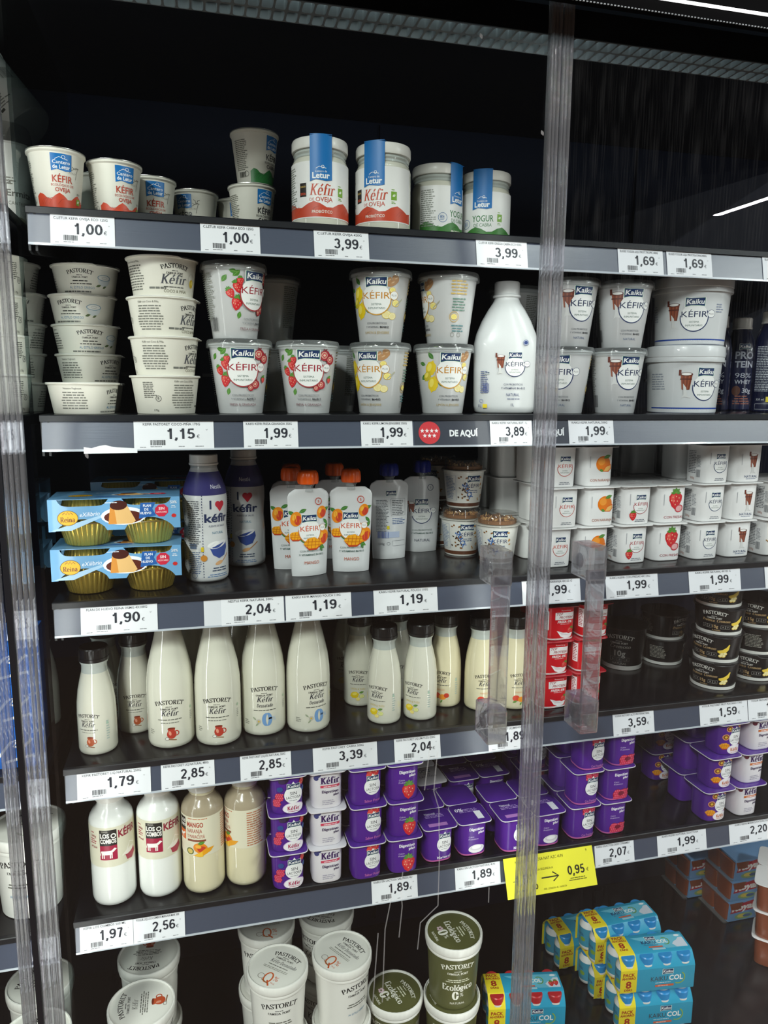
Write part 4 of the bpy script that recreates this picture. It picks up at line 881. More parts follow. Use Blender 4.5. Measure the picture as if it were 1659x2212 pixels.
B('pack_plain')(lambda: pack('yogurt_pack', 72, 29.5, 69, M_pot, M_pot, kL('1f2c52', '24406a'), kR(mug, 'NATURAL', '3a5078', True), lidart=lidk))
B('pack_honey')(lambda: pack('yogurt_pack', 72, 29.5, 69, M_pot, M_pot, kL('c07a2c', 'c88a48', 'miel'), kR(lambda a, x, y, s: a.ell(x, y, 8, 10, 'd9902c'), 'CON MIEL', 'a8702c'), lidart=lidk))
def sinL(pic, txt, tc, milk=None):
    def f(a, r, H):
        pic(a, 8, H - 12)
        if milk: a.ell(8, 10.4, 17, 9.6, 'c9a6d8'); a.ell(8, 10, 16, 9, 'f2eef2'); a.serif('Kéfir', 8, 7, 6.5, milk, th=.22, wd=19); a.lines(-3, 4, 22, 1, 1.8, milk, al='c')
        a.ell(8, 33, 14, 14.5, 'f3f2f3', 0, 32); a.poly([(2, 46), (8, 56), (14, 46)], 'f3f2f3'); brand(a, 8, 47.5, 20); a.text('SIN', 8, 33, 5.6, '2b2b38', wd=10); a.text('LACTOSA', 8, 26.6, 4.4, '2b2b38', wd=22); a.lines(0, 23, 15, 1, 1.8, '77788a', al='c')
        if txt: a.serif(txt, 8, 6, 4.4, tc, th=.2, wd=27) if all(c in SER for c in txt) else a.text(txt, 8, 6, 4.6, tc, wd=27)
    return f
def digR(fruit, c='f0ecf6'):
    def f(a, r, H): a.serif('Digestivo', 3, 48, 5.4, c, th=.26, tn=.1, wd=27); a.serif('plus', 12, 42, 4.6, c, th=.26, tn=.1, wd=11); a.text('Calcio', -11, 35, 2.8, 'd9c9ea', al='l'); a.text('Probióticos', -11, 30.6, 2.8, 'd9c9ea', al='l', wd=18); fruit(a)
    return f
def whiteR(fruit, bar, hex_):
    def f(a, r, H):
        a.ell(-18, 54, 4, 4, fruit); a.ell(-15, 60, 4.6, 4.4, fruit); a.serif('Kéfir', 4, 44, 11.5, '3f1f5c', th=.24, tn=.09, wd=30); a.rect(4, 39.4, 31, 4.4, bar); a.lines(-10, 38.4, 28, 1, 2.6, 'f2e8ec', al='c'); a.serif('Digestivo', 4, 28, 5, '4a3a5c', th=.26, wd=27); a.serif('plus', 14, 22.6, 4, '4a3a5c', th=.26, wd=9); a.lines(-9, 14, 24, 3, 3.2, 'a9a4b4')
    return f
def berries(a, x, y): raspberry(a, -14, 30, 14); raspberry(a, -18, 20, 14); a.ell(-6, 60, 7, 7, '2b1c38'); a.ell(-9, 57, 5, 4, '3a2a50'); strawberry(a, 24, 55, 15, -.8); a.ell(-12, 44, 4.4, 4.4, '2b4a8c'); a.ell(24, 40, 4, 4, '2b4a8c')
def strawpic(a, x, y): strawberry(a, 8, 56, 22); a.ell(2, 54, 5, 4, 'e4534f')
def raspic(a, x, y): raspberry(a, 2, 56, 18); raspberry(a, 14, 57, 18)
def pasic(a, x, y):
    mangocut(a, -13, 18, 18); mango(a, 26, 20, 18, 1)
    for u, v in ((-12, 36), (-6, 52), (18, 58)): a.ell(u, v, 6.4, 6, 'e8a06a'); a.ell(u, v, 5, 4.6, '8a4a24'); a.ell(u, v, 2.4, 2.2, 'e8c03c')
    a.ell(24, 46, 6, 6, '8c2440')
def lidp(a, p): 
    for u in (-1, 1):
        a.lines(u * p / 2 - 20, -p / 2 + 12, 40, 3, 4, 'a98cc8', al='c'); a.rect(u * p / 2 - 2, -p / 2 - 18, 34, 9, 'b07ac0') if u < 0 else a.rect(u * p / 2 + 14, -p / 2 - 8, 12, 24, 'e8e6ee')
    a.text('0%', p / 2 - 16, -p / 2 + 8, 9, 'e6def0', b=.02); a.text('Natural', -p / 2 - 6, -p / 2 + 14, 4.6, 'e6def0')
def lidw(a, p):
    for u in (-1, 1): a.text('SIN', u * p / 2, -p / 2 + 2, 6, '55506a'); a.text('LACTOSA', u * p / 2, -p / 2 - 7, 6, '55506a', wd=34); brand(a, u * p / 2, -p / 2 + 16, 24)
M_pink = mat('pink_pot_base', 'd06aa8', .3); M_pur2 = mat('purple_lid_film', '4a2484', .22, coat=.4); M_foilw = mat('pale_lid_film', 'c9c6cc', .3, coat=.4); M_redlid = mat('red_lid_film', 'b5182a', .22, coat=.4); M_lilac = mat('lilac_white_pot', 'ded9de', .3)
milkpic = lambda a: (a.ell(4, 13, 15, 8, 'f0eef0'), a.ell(4, 15, 12, 5.4, 'd9d4dc'), a.ell(4, 16, 9, 3.6, 'f6f4f6'))
def two(kindL, kindR, bodyL, bodyR, lidm, nm, aL, aR, base=None, lidart=None, p=64):
    o = pack(nm, p, 26.2, 66, bodyL, lidm, aL, aR, 3.4, base, lidart, M_lilac)
    if bodyR is not bodyL:
        q = [c for c in o.children if c.name.startswith('pot')]
        me = q[0].data.copy(); me.materials.clear(); me.materials.append(bodyR)
        for c in q:
            if c.location.x > 0: c.data = me
    return o
B('pack_berry')(lambda: two(0, 0, M_purple, M_lilac, (M_pur2, M_foilw), 'yogurt_pack', sinL(berries, None, '', 'b02c5c'), whiteR('3a3f7c', 'd0405c', 0)))
B('pack_fresa')(lambda: two(0, 0, M_purple, M_purple, M_pur2, 'yogurt_pack', sinL(strawpic, 'Sabor Fresa', 'e07ac0'), digR(lambda a: strawberry(a, 6, 17, 25))))
B('pack_natural')(lambda: two(0, 0, M_purple, M_purple, M_pur2, 'yogurt_pack', sinL(lambda a, x, y: None, 'Natural', 'f0ecf6'), digR(milkpic), M_pink, lidp))
B('pack_raspberry')(lambda: two(0, 0, M_purple, M_purple, M_pur2, 'yogurt_pack', sinL(raspic, 'Con Frambuesa', 'd98ac8'), digR(lambda a: (raspberry(a, -3, 12, 20), raspberry(a, 10, 12, 20), a.ell(4, 14, 6, 4, '7c1030'))), M_pink))
B('pack_mango')(lambda: two(0, 0, M_purple, M_lilac, M_pur2, 'yogurt_pack', sinL(pasic, None, '', 'd0702c'), whiteR('6a2038', 'd0743c', 0), p=72))
B('pack_whitelid')(lambda: two(0, 0, M_purple, M_purple, M_lilac, 'yogurt_pack', sinL(lambda a, x, y: None, None, ''), digR(milkpic), None, lidw))
def topL(a, r, H):
    a.rect(4, 44, 34, 13, 'f0ecec'); a.text('TOP', -6, 45.6, 4.2, '9a2830', b=.02, sh=.25); a.text('PROTEIN', 6, 39.6, 4.2, '9a2830', b=.02, sh=.25, wd=24); a.text('FRESA 0%', 4, 31.6, 4.2, 'f6eaea', b=.03, sh=.25, wd=26); a.lines(-6, 29, 22, 1, 1.8, 'f0c8c8', al='c')
    a.poly([(-10, 18), (2, 14), (20, 13), (17, 6), (8, 3), (-2, 7)], 'f4f0f0'); a.poly([(-6, 16), (8, 12), (14, 9), (0, 9)], 'ddd4d6'); strawberry(a, 15, 18, 11, -.6); a.text('Powerking', 6, 53, 2.4, 'f2d8d8', wd=17); a.lines(-12, 3, 16, 2, 2, 'f0b8b8'); a.rect(-27, 36, 10, 34, 'f0e8e8'); a.lines(-31, 49, 8, 10, 3, 'a02830')
B('pack_red')(lambda: pack('yogurt_pack', 67, 28, 62, M_red, M_redlid, topL, topL, 4.2, M_pot))
def carL(a, r, H): a.lines(-14, 50, 28, 3, 4, 'b0704a')
B('pack_caramel')(lambda: pack('dessert_pack', 84, 36, 68, M_brownsweet, M_pot, carL, carL, 5, None, lambda a, p: [a.ring(u * p / 2, -p / 2, 22, 5, '2a50a0') for u in (-1, 1)]))
# --- glass-look milk bottles
def bottle(kind):
    big = kind in ('big', 'big0'); o = empty('kefir_bottle')
    if big: pr = [(0, 0), (32, 0), (35, 3), (36.2, 9), (36.2, 88), (35.4, 105), (32.5, 128), (27, 152), (21, 176), (17.5, 196), (16.6, 210)]
    else: pr = [(0, 0), (26, 0), (28.2, 2.5), (29, 7), (29, 62), (28.2, 80), (25.6, 100), (21.6, 118), (19.2, 127)]
    body = M_gloss2 if kind == 'mango' else M_gloss
    MB().lathe(pr, body, 72).build('bottle_body', o, ang=60)
    t = pr[-1]
    if big: MB().lathe([t, (16.2, 216), (17.4, 219), (16.6, 222)], M_neck).build('glass_neck', o); MB().lathe([(18.4, 219), (18.4, 234), (17, 235), (0, 235)], M_blackcap).build('cap', o)
    else:
        MB().lathe([t, (18.6, 133), (19, 139), (21, 142.5), (21, 144), (18, 146)], M_neck).build('glass_neck', o)
        n = 72; L = [[((r_ - (.35 if i % 2 and 0 < j < 3 else 0)) * math.sin(2 * pi * i / n), -(r_ - (.35 if i % 2 and 0 < j < 3 else 0)) * math.cos(2 * pi * i / n), z) for i in range(n)] for j, (r_, z) in enumerate(((21.6, 145.4), (21.6, 151), (21.4, 163.4), (20.2, 165.4)))]
        MB().loops(L, M_blackcap).build('cap', o, ang=25); MB().lathe([(21.9, 144.6), (22.1, 145), (22.1, 149.6), (21.5, 150.2)], M_blackcap).build('tamper_ring', o)
    a = Art()
    if big:
        y = 74 if kind == 'big' else 78; pastoret(a, 2, y, 43); a.serif('Kéfir', 2, y - 19, 8.6, '3a3b42', th=.17, tn=.05, sh=.22, wd=26)
        if kind == 'big': a.lines(-22, y - 26, 48, 1, 3, '55564f', al='c'); a.lines(-16, y - 31, 36, 1, 2.8, '77776f', al='c', seed=4); jug(a, 4, y - 49, 17, 'b3382a'); a.lines(-32, 30, 9, 3, 3, '8a8a80')
        else: a.serif('Desnatado', 2, y - 28, 6, '3a3b42', th=.17, sh=.2, wd=26); a.lines(-22, y - 34, 48, 1, 3, '55564f', al='c'); a.serif('0', 6, y - 59, 20, '6f98c8', th=.3, tn=.08); a.text('%', 17, y - 52, 7, 'a9c0dc'); a.ell(-8, y - 52, 4, 4, 'b9b4a8'); leaf(a, -12, y - 50, 8, 3, 2.4, '9aa08c'); leaf(a, -8, y - 54, 8, 3, 4, '9aa08c'); a.ell(-8, y - 52, 1.6, 1.6, 'c9a83c'); a.lines(-34, 26, 10, 3, 3, '8a8a80')
        a.ell(38, 62, 2.2, 2.4, 'a9bfa4'); a.lines(36, 54, 5, 5, 3, '9a9a90')
    else:
        pastoret(a, 0, 62, 34); a.serif('Kéfir', 0, 46.6, 7.2, '3a3b42', th=.17, tn=.05, sh=.22, wd=21); a.lines(-19, 41, 38, 1, 2.6, '66665f', al='c')
        if kind == 'nat': a.lines(-14, 37, 28, 1, 2.2, '88887f', al='c', seed=4); jug(a, 3, 22, 14, 'b0532c')
        if kind == 'lemon': a.text('LIMÓN & YUZU', 0, 31.6, 3.4, 'cdb45a', wd=26); lemon(a, -6, 22, 15, .3); slice_(a, 7, 20, 4.6, 'b8bc3c', 'dde08a'); slice_(a, 0, 15, 4); leaf(a, 2, 26, 9, 4, .3, '5e8a3a')
        if kind == 'mango': a.text('MANGO', 0, 31.4, 3.4, 'd08a5a', wd=15); a.ell(-6, 22, 6.4, 5.6, 'd8452c'); a.ell(4, 20, 7, 5, 'e8902c'); a.ell(11, 23, 4.6, 4.4, 'c8402c'); leaf(a, -4, 18, 9, 4, 3.6, '5e8a3a'); leaf(a, 4, 15, 7, 3, 4.2, '5e8a3a')
        a.lines(27, 52, 6, 8, 4, 'a9b8b0', seed=4); a.ell(29, 50, 2, 2, 'a9c4b0')
    a.build(lmap(pr, pr[4][0]), 'label_print', o, PS); return o
for _k in ('big', 'big0', 'nat', 'lemon', 'mango'): B('bottle_' + _k)(lambda k=_k: bottle(k))
# --- straight bottles with wrap label
def combo(mg):
    pr = [(0, 0), (27, 0), (31.5, 3.5), (33.2, 9), (33.4, 14), (33.4, 138), (32, 144), (27.5, 152), (22, 158), (20, 163), (20, 176)]
    o = empty('kefir_bottle'); MB().lathe(pr, M_gloss2 if mg else mat('translucent_white_bottle', 'e9eae6', .22, coat=.3), 72).build('bottle_body', o, ang=60)
    if mg: MB().lathe([(33.6, 132), (33.6, 138), (32.2, 144.2), (27.7, 152.2), (22.2, 158.2), (20.2, 163), (20.2, 165)], mat('smeared_bottle_shoulder', 'a89a82', .2, coat=.5, bump=.4, bscale=40), 72).build('shoulder', o, ang=60)
    MB().lathe([(22, 170), (22.6, 171), (22.6, 186), (21, 187), (0, 187)], M_white).build('screw_cap', o)
    f = lmap([(33.5, 0), (33.5, 200)], 33.4); a = Art(); z0 = 70
    a.band(-102, 102, (z0, 136), 'd9d5bf' if not mg else 'e2dcc4')
    if not mg:
        a.rect(0, 119, 26, 26, '24221f'); a.rect(0, 94, 26, 24, 'a31d40'); a.text('GRANJA', -5, 128, 2.6, 'b9b4a8', wd=10); a.text('LOS', -5, 119, 7, 'f2efe8', b=.04, wd=14); a.text('COMBOS', 0, 110, 7, 'f2efe8', b=.04, wd=24); a.ring(8, 122, 4, 1.6, 'f2efe8'); cow(a, -1, 93, 20)
        a.text('KÉFIR', 31, 117, 12, '8f2338', b=.03, wd=32); a.poly([(24, 86), (42, 92), (46, 80), (38, 72), (28, 74)], 'a83048'); a.ell(33, 88, 10, 4, 'ebe6dc', .3); a.line([(20, 84), (28, 90), (34, 102), (44, 96)], 2, 'ece8dc')
        a.lines(-30, 126, 11, 1, 3, 'a8424e'); a.text('500g', -24, 119, 3.6, '8f2338', b=.02); a.lines(-30, 115, 12, 3, 3.4, 'a8424e'); a.text('473ml', -24, 101, 3.4, '8f2338', b=.02)
    else:
        a.rect(-33, 122, 16, 22, '24221f'); a.rect(-33, 103, 16, 16, 'd8662c'); a.text('LOS', -32, 124, 5, 'f2efe8', b=.03); a.text('COMBOS', -32, 117, 4.6, 'f2efe8', b=.03, wd=15); cow(a, -34, 102, 12)
        a.lines(-20, 132, 42, 1, 3.4, 'c98a6a'); a.text('MANGO', -8, 119, 8, 'b0402c', b=.03, wd=27); a.text('NARANJA', -9, 109, 7, 'b0402c', wd=25); a.text('Y MARACUYÁ', -7, 100, 6, 'b0402c', wd=29); a.rect(-6, 96, 30, 3.4, '8a4630')
        mango(a, 0, 83, 22, -.3); leaf(a, -4, 90, 12, 6, .3); a.ell(-17, 77, 6.4, 6, '5a6a2c'); a.ell(-17, 77, 4.6, 4.2, 'd9c06a'); a.poly([(-12, 70), (0, 68), (16, 76), (22, 83), (8, 82), (0, 76)], 'e8a01c'); a.poly([(-10, 69.4), (4, 68.2), (3, 78)], 'f0c03c')
        a.lines(36, 130, 30, 15, 4, 'c07a5a', seed=6)
    a.build(f, 'wrap_label', o, PS); return o
B('combo_nat')(lambda: combo(False)); B('combo_mango')(lambda: combo(True))
# --- large round tubs
def tub(kind):
    o = empty('kefir_tub'); eco = kind == 'eco'; body = mat('olive_tub_sleeve', '595a34', .35) if eco else M_white
    pr = [(0, 0), (43, 0), (44.5, 1.5), (51.5, 122), (52.5, 123), (0, 123)]
    MB().lathe(pr, body, 80).build('tub_body', o)
    n = 160; pl = [(51.6, 112), (53.4, 112), (53.9, 113.5), (53.2, 117), (54.6, 119), (55.4, 121), (55.4, 133), (54.4, 135), (52.6, 135.4), (51.8, 134), (51.6, 132)]
    L = [[((r_ + (.25 if i % 4 < 2 and z > 130 else 0)) * math.sin(2 * pi * i / n), -(r_ + (.25 if i % 4 < 2 and z > 130 else 0)) * math.cos(2 * pi * i / n), z) for i in range(n)] for r_, z in pl]
    lid = MB().loops(L, M_white, False, True).build('snap_lid', o)
    t = Art(); c = 'efece0' if eco else '1e1e20'; ln = 'd9d8c0' if eco else '66665f'
    t.ell(0, 0, 50.6, 50.6, '5b5c35' if eco else 'eae8e0', 0, 64)
    if kind in ('zero', 'zero2'):
        t.serif('PASTORET', 4, 27, 8.4, c, th=.2, wd=52, arc=60); t.lines(-4, 23, 16, 1, 2.6, c); t.serif('FAMILIA', -5, 17, 4, c, th=.2, wd=21); t.serif('PONT', 15, 17, 4, c, th=.2, wd=13)
        t.serif('Kéfir', -11, 6, 8, '3a3b42', th=.14, tn=.05, sh=.2, wd=19); t.serif('Desnatado', 17, 6, 8, '3a3b42', th=.14, tn=.05, sh=.2, wd=34); t.lines(-26, 0, 54, 1, 3.4, ln, al='c'); t.lines(-28, -6, 56, 2, 3, '99998f', al='c', seed=5)
        t.ring(0, -28, 8, 2, 'd0602c', ry=12); t.ring(0, -28, 8.8, 1, 'd0602c', ry=12.4); t.line([(2, -34), (10, -44)], 3, 'c8582c'); t.text('%', 15, -30, 10, 'd0602c'); t.text('M.G.', 15, -38, 3.4, 'd0602c'); t.ell(-14, -30, 6.6, 6, '8b857c'); t.ell(-14, -30, 5.6, 5, 'e6e3dc'); t.line([(-9, -36), (6, -40)], 2, '9a6a44')
    elif eco:
        t.serif('PASTORET', 6, 26, 7.4, c, th=.22, wd=48, arc=60); t.lines(-6, 21, 18, 1, 2.4, c); t.lines(-12, 14, 34, 2, 5, ln, al='c'); t.serif('Ecológico', 0, -8, 13, c, th=.2, tn=.07, wd=60); t.serif('0', -4, -30, 18, c, th=.28); t.text('%', 8, -24, 9, c); t.text('NATURAL', 0, -42, 5, c, b=.01, wd=26)
        for k in range(5): t.ell(-16 + 4 * math.cos(k * 1.26), -22 + 4 * math.sin(k * 1.26), 2.4, 2.4, 'd9b9c4')
    elif kind == 'jug':
        t.serif('PASTORET', 4, 30, 8.4, c, th=.2, wd=52, arc=60); t.lines(-4, 25, 16, 1, 2.6, c); t.serif('FAMILIA', -5, 19, 4, c, th=.2, wd=21); t.serif('PONT', 15, 19, 4, c, th=.2, wd=13); t.serif('Kéfir', 2, 6, 9, '77776f', th=.14, tn=.05, sh=.2, wd=22); t.lines(-24, 0, 54, 4, 3.6, ln, al='c'); jug(t, 2, -30, 21, 'c0502c')
    else:
        t.serif('PASTORET', 0, 26, 8.4, c, th=.2, wd=56, arc=60); t.lines(-8, 21, 16, 1, 2.6, c); t.lines(-22, 10, 44, 3, 5, ln, al='c'); t.text('AL ESTILO GRIEGO', 0, -8, 4, '3f7fa6', wd=40); leaf(t, 0, -30, 14, 5, .4, '5e6b4a'); leaf(t, 0, -30, 14, 5, 2.4, '5e6b4a')
    t.build(lambda x, y, o_: (x, y, 132 + o_), 'lid_print', lid, base=.2)
    a = Art(); pastoret(a, 0, 92, 62, 'efece0' if eco else '1e1e20')
    if eco: a.lines(-26, 66, 52, 2, 4, ln, al='c'); a.serif('Ecológico', 0, 44, 13, c, th=.2, tn=.07, wd=62); a.serif('0', -4, 24, 17, c, th=.28); a.text('%', 8, 30, 8, c); a.text('NATURAL', 0, 13, 4.6, c, wd=30)
    elif kind == 'zero2': a.serif('Kéfir', 0, 56, 15, '3a3b42', th=.15, sh=.2, wd=36); a.serif('Desnatado', 0, 38, 9, '3a3b42', th=.15, sh=.2, wd=42)
    else: a.lines(-26, 60, 52, 2, 5, '66665f', al='c'); a.text('AL ESTILO GRIEGO', 0, 38, 4, '3f7fa6', wd=40)
    a.lines(70, 90, 40, 14, 4, 'b0b0a6', seed=3)
    a.build(lmap(pr, 48), 'label_print', o, PS); return o
for _k in ('zero', 'zero2', 'eco', 'jug', 'greek'): B('tub_' + _k)(lambda k=_k: tub(k))
# --- eight-bottle drink packs
def drinks(capc):
    o = empty('drink_pack'); bp = [(0, 0), (13, 0), (17.5, 4), (19, 10), (19, 26), (16.4, 31), (19, 36), (19, 58), (14, 66), (12.5, 70), (12.5, 73)]
    cp = mat('cap_' + capc, capc, .3); first = None
    for i in range(4):
        for j in (-1, 1):
            if first is None:
                first = q = MB().lathe(bp, M_white, 32).build('bottle', o, ang=50); MB().lathe([(14.4, 68), (15, 69), (15, 80), (13.6, 82), (0, 82)], cp, 32).build('cap', q)
                if 1:
                    s = Art(); s.raw(sum([[(x, 12), (x, 54)] for x in range(-60, 61, 6)], []), [(2 * k, 2 * k + 2, 2 * k + 3, 2 * k + 1) for k in range(20)], '3f93ae'); s.text('KAIKUCOL', -30, 36, 5, '1e2f5e', b=.02, wd=20); s.ell(-22, 28, 6, 5, '7ea23c'); s.lines(-52, 44, 14, 6, 3.4, 'cfe4ec'); s.text('KAIKUCOL', 10, 36, 5, '1e2f5e', b=.02, wd=20)
                    s.build(lmap([(19.2, 0), (19.2, 60)], 19), 'bottle_label', q, PS)
            else:
                q = first.copy(); COL.objects.link(q); q.parent = o
                for ch in list(first.children): c = ch.copy(); COL.objects.link(c); c.parent = q
            q.location = ((-60 + 40 * i) * MM, 20.5 * j * MM, 0)
    prf = [(-40.6, 9), (-41.2, 12), (-41.2, 60), (-38, 68), (-26, 83), (-22, 84.4), (22, 84.4), (26, 83), (38, 68), (41.2, 60), (41.2, 12), (40.6, 9)]
    inn = [(y * .985, z - (.6 if z > 80 else 0)) for y, z in prf]
    cy_ = mat('cyan_card', '2b9dc0', .35, coat=.3); L = [[(x, y, z) for y, z in prf + inn[::-1]] for x in (-74, 80)]
    sv = MB().loops(L, cy_).build('card_wrap', o, ang=20)
    ye = mat('yellow_card_band', 'ecd62c', .4); band = MB().loops([[(x, y * 1.008, z + .35) for y, z in prf] + [(x, y * .99, z - .2) for y, z in prf[::-1]] for x in (-79, -44)], ye).build('yellow_band', o, ang=20)
    cut = MB()
    for i in range(4):                                    # scalloped openings: white crescents where the caps come through
        x = -60 + 40 * i
        c = MB().lathe([(12.6, 0), (15.2, 0), (15.2, 13), (13.6, 15), (0, 15)], cp, 24); c.v = [(x + a_, -25 + b_, 67.6 + z) for a_, b_, z in c.v]; cut.add(c.v, c.f, cp)
        c = MB().lathe([(13, -3.4), (15.6, -3.4), (15.6, -.4), (13, -.4)], M_white, 24); c.v = [(x + a_, -25.4 + b_, 67.6 + z) for a_, b_, z in c.v]; cut.add(c.v, c.f, M_white)
    cut.build('cap_ring', o)
    def fm(x, y, o_): return (x, -41.3 - o_, y)
    a = Art(); brand(a, 22, 51, 24); a.text('KAIKU', 4, 31, 10, '44484c', wd=36); a.text('COL', 40, 31, 11, 'f2f4f0', b=.03, wd=30); a.ell(52, 38, 8, 7, '8aa650', .5) if 0 else None
    a.ring(46, 35, 14, 2.4, '8fae4c', -120, 60); a.lines(-4, 26, 44, 1, 3, 'd0e0e6'); a.rect(16, 20, 40, 4.6, 'd0603c'); a.lines(2, 19, 30, 1, 2.6, 'f2dcd0')
    a.build(fm, 'printed_front', sv)
    t = Art(); t.poly([(-36, 16), (30, -18), (76, -18), (76, 18)], '68bcd4'); brand(t, 6, 11, 22); t.text('KAIKU', -2, -3, 8.4, '1e2f5e', b=.02, wd=31); t.ring(34, 1.4, 10, 2, '6f9a34', -120, 120); t.text('COL', 28, -3, 8.8, 'f2f4f0', b=.04, wd=24); t.lines(-16, -7.6, 42, 1, 2.6, '4a6a80'); t.rect(8, -12.4, 30, 3.6, 'd0603c'); t.rect(12, -18.4, 28, 4.6, 'a9cdd8'); t.poly([(52, -17), (46, -8), (52, -2), (60, 2), (66, 8), (76, 8), (76, -17)], 'd4dbe6')
    t.ell(66, 14, 6, 3, 'e6eef2')
    if capc.startswith('c'): strawberry(t, 58, -8, 12); strawberry(t, 68, -6, 12)
    t.build(lambda x, y, o_: (x, y, 84.5 + o_), 'printed_top', sv)
    def bm_(x, y, o_):                                    # band front: y 0..60 front, beyond runs over the slope and top
        return (x, -41.7 - o_, y)
    y1 = Art(); 
    for k, (s_, h, zz) in enumerate((('PACK', 7, 47), ('AHORRO', 5.2, 40), ('8', 15, 21), ('DÍAS', 4.6, 14))): y1.text(s_, -61.5, zz, h, 'a8341c', b=.03, wd=(25, 30, 12, 17)[k])
    y1.build(bm_, 'band_print', band)
    y2 = Art()
    for k, (s_, h, zz) in enumerate((('PACK', 7, 15), ('AHORRO', 5.2, 8), ('8', 14, -9), ('DÍAS', 4.6, -16))): y2.text(s_, -61.5, zz, h, 'a8341c', b=.03, wd=(25, 30, 12, 17)[k])
    y2.build(lambda x, y, o_: (x, y, 84.9 + o_), 'band_print', band)
    return o
B('drinks_blue')(lambda: drinks('2a8fd0')); B('drinks_red')(lambda: drinks('c02a30'))
# --- boxed desserts
@B('dessert_box')
def _():
    o = empty('dessert_box'); MB().box(0, 150, 0, 100, 1, 55, mat('sky_blue_carton', '6f9cc8', .4)).build('carton', o, bevel=1)
    w_ = MB()
    for k in range(2): w_.lathe([(0, 3), (24, 3), (26, 5), (28, 50), (0, 50)], M_brownsweet, 40, sq(5), c=(21, 27 + 48 * k, 0))
    w_.build('dessert_cup', o); MB().box(-12, 0, 2, 98, 0, 1.6, M_lidclear).build('clear_tray', o)
    a = Art(); a.poly([(4, 22), (84, 28), (86, 50), (70, 52), (12, 44)], 'b52634'); a.text('Royal', 40, 29.5, 15, 'f4f0ea', b=.05, sh=.25, wd=62, rot=.07); a.poly([(88, 1.5), (149, 1.5), (149, 54), (96, 54)], 'cddceb'); a.ring(116, 30, 15, 3, '2f62a4', 40, 300); a.ell(44, 12, 26, 8, '8aa86c'); a.ell(38, 13, 12, 5, 'd9c25a'); a.ell(54, 12, 12, 4, '46638a')
    a.build(lambda x, y, o_: (x, -o_, y), 'printed_front', o); return o
# --- cartons of the adjoining cabinet
@B('blue_carton')
def _():
    o = empty('blue_carton'); MB().box(-90, 90, -50, 50, 0, 64, mat('royal_blue_carton', '1f5fb4', .3, coat=.3)).build('carton', o, bevel=1.2)
    a = Art(); a.line([(10, 16), (40, 20), (56, 40), (66, 44), (60, 34), (72, 30), (86, 44)], 4, 'e8ecf2'); a.line([(48, 10), (66, 14), (88, 18)], 4, 'e8ecf2')
    a.build(lambda x, y, o_: (x, -50 - o_, y), 'printed_front', o); return o
@B('cup_grey')
def _():
    o = empty('yogurt_cup'); pr = [(0, 0), (28, 0), (29, 2), (37, 118), (38.6, 119), (38.6, 121), (0, 121)]; MB().lathe(pr, M_white).build('cup_body', o); MB().lathe([(38, 120), (39.6, 120), (39, 126), (36, 144), (33, 149), (0, 149)], M_dome).build('clear_lid', o)
    a = Art(); a.text('La', -8, 62, 9, '6a675f', b=.02); a.text('Ermita', 10, 46, 9, '6a675f', b=.02, wd=40); a.text('CANTABRIA', 10, 34, 4.8, '77746a', wd=36); a.ell(0, 12, 20, 6, '8a8a6a'); a.lines(-22, 70, 30, 3, 4, '8a877c'); a.build(lmap(pr, 33), 'label_print', o, PS); return o
@B('tub_lying')
def _():
    o = empty('yogurt_tub'); pr = [(0, 0), (41, 0), (43, 2), (52, 118), (54, 119), (54, 122), (0, 122)]; MB().lathe(pr, M_white, 72).build('tub_body', o)
    a = Art(); a.lines(-30, 92, 60, 18, 4, '8a8a84', seed=6); a.bars(36, 60, 22, 20, '55554f'); a.lines(-34, 18, 40, 1, 6, '55554f', seed=2, th=.7); a.build(lmap(pr, 46), 'label_print', o, PS); return o
# --- price tags
def ptag(x0, x1, s, name, price, label, h=40, y0=0, top=''):
    z = SZ[s]; f = railmap(z, .6); W = (x1 - x0) * 1000
    X = x0 * 1000
    b = MB(); q = [(X, y0), (X + W, y0), (X + W, y0 + h), (X, y0 + h)]
    b.loops([[f(x, y, o_) for x, y in q] for o_ in (0, .5)], M_paper)
    o = b.build('price_tag'); tag(o, label, 'price tag', 'price tags on the rails')
    del o['group']
    a = Art(); nm = min(W * .84, len(name) * h * .067)
    a.text(name, X + W * .47, y0 + h * .84, h * .085, '33343a', b=.006, wd=nm)
    k = min(W / 100, 1); pw = h * .30 * 4 * .52
    a.num(price, X + W * .53 + 6 * k, y0 + h * .36, h * .37, '2c2e38', wd=min(W * .46, h * 1.0)); a.text('€', X + W * .53 + min(W * .46, h * 1.02) / 2 + 9 * k, y0 + h * .38, h * .12, '44464e')
    a.bars(X + W * .2, y0 + h * .14, min(W * .22, h * .5), h * .18, '3a3b40', seed=int(X) % 97); a.lines(X + W * .2, y0 + h * .08, min(W * .22, h * .5), 1, h * .05, '77787c'); a.lines(X + W * .07, y0 + h * .06, W * .1, 1, h * .05, '8a8b90'); a.lines(X + W * .55, y0 + h * .08, W * .1, 1, h * .05, '8a8b90'); a.lines(X + W * .76, y0 + h * .08, W * .14, 1, h * .05, '8a8b90'); a.line([(X + W * .9, y0 + h * .7), (X + W * .91, y0 + h * .66), (X + W * .92, y0 + h * .7)], .4, '6a6b70')
    a.build(f, 'tag_lettering', o, 0, base=.7); return o
# ------------------------------------------------------------------ putting everything on the shelves (metres)
S1, S2, S3, S4, S5, S6 = [SZ[k] / 1000 + .0004 for k in (1, 2, 3, 4, 5, 6)]
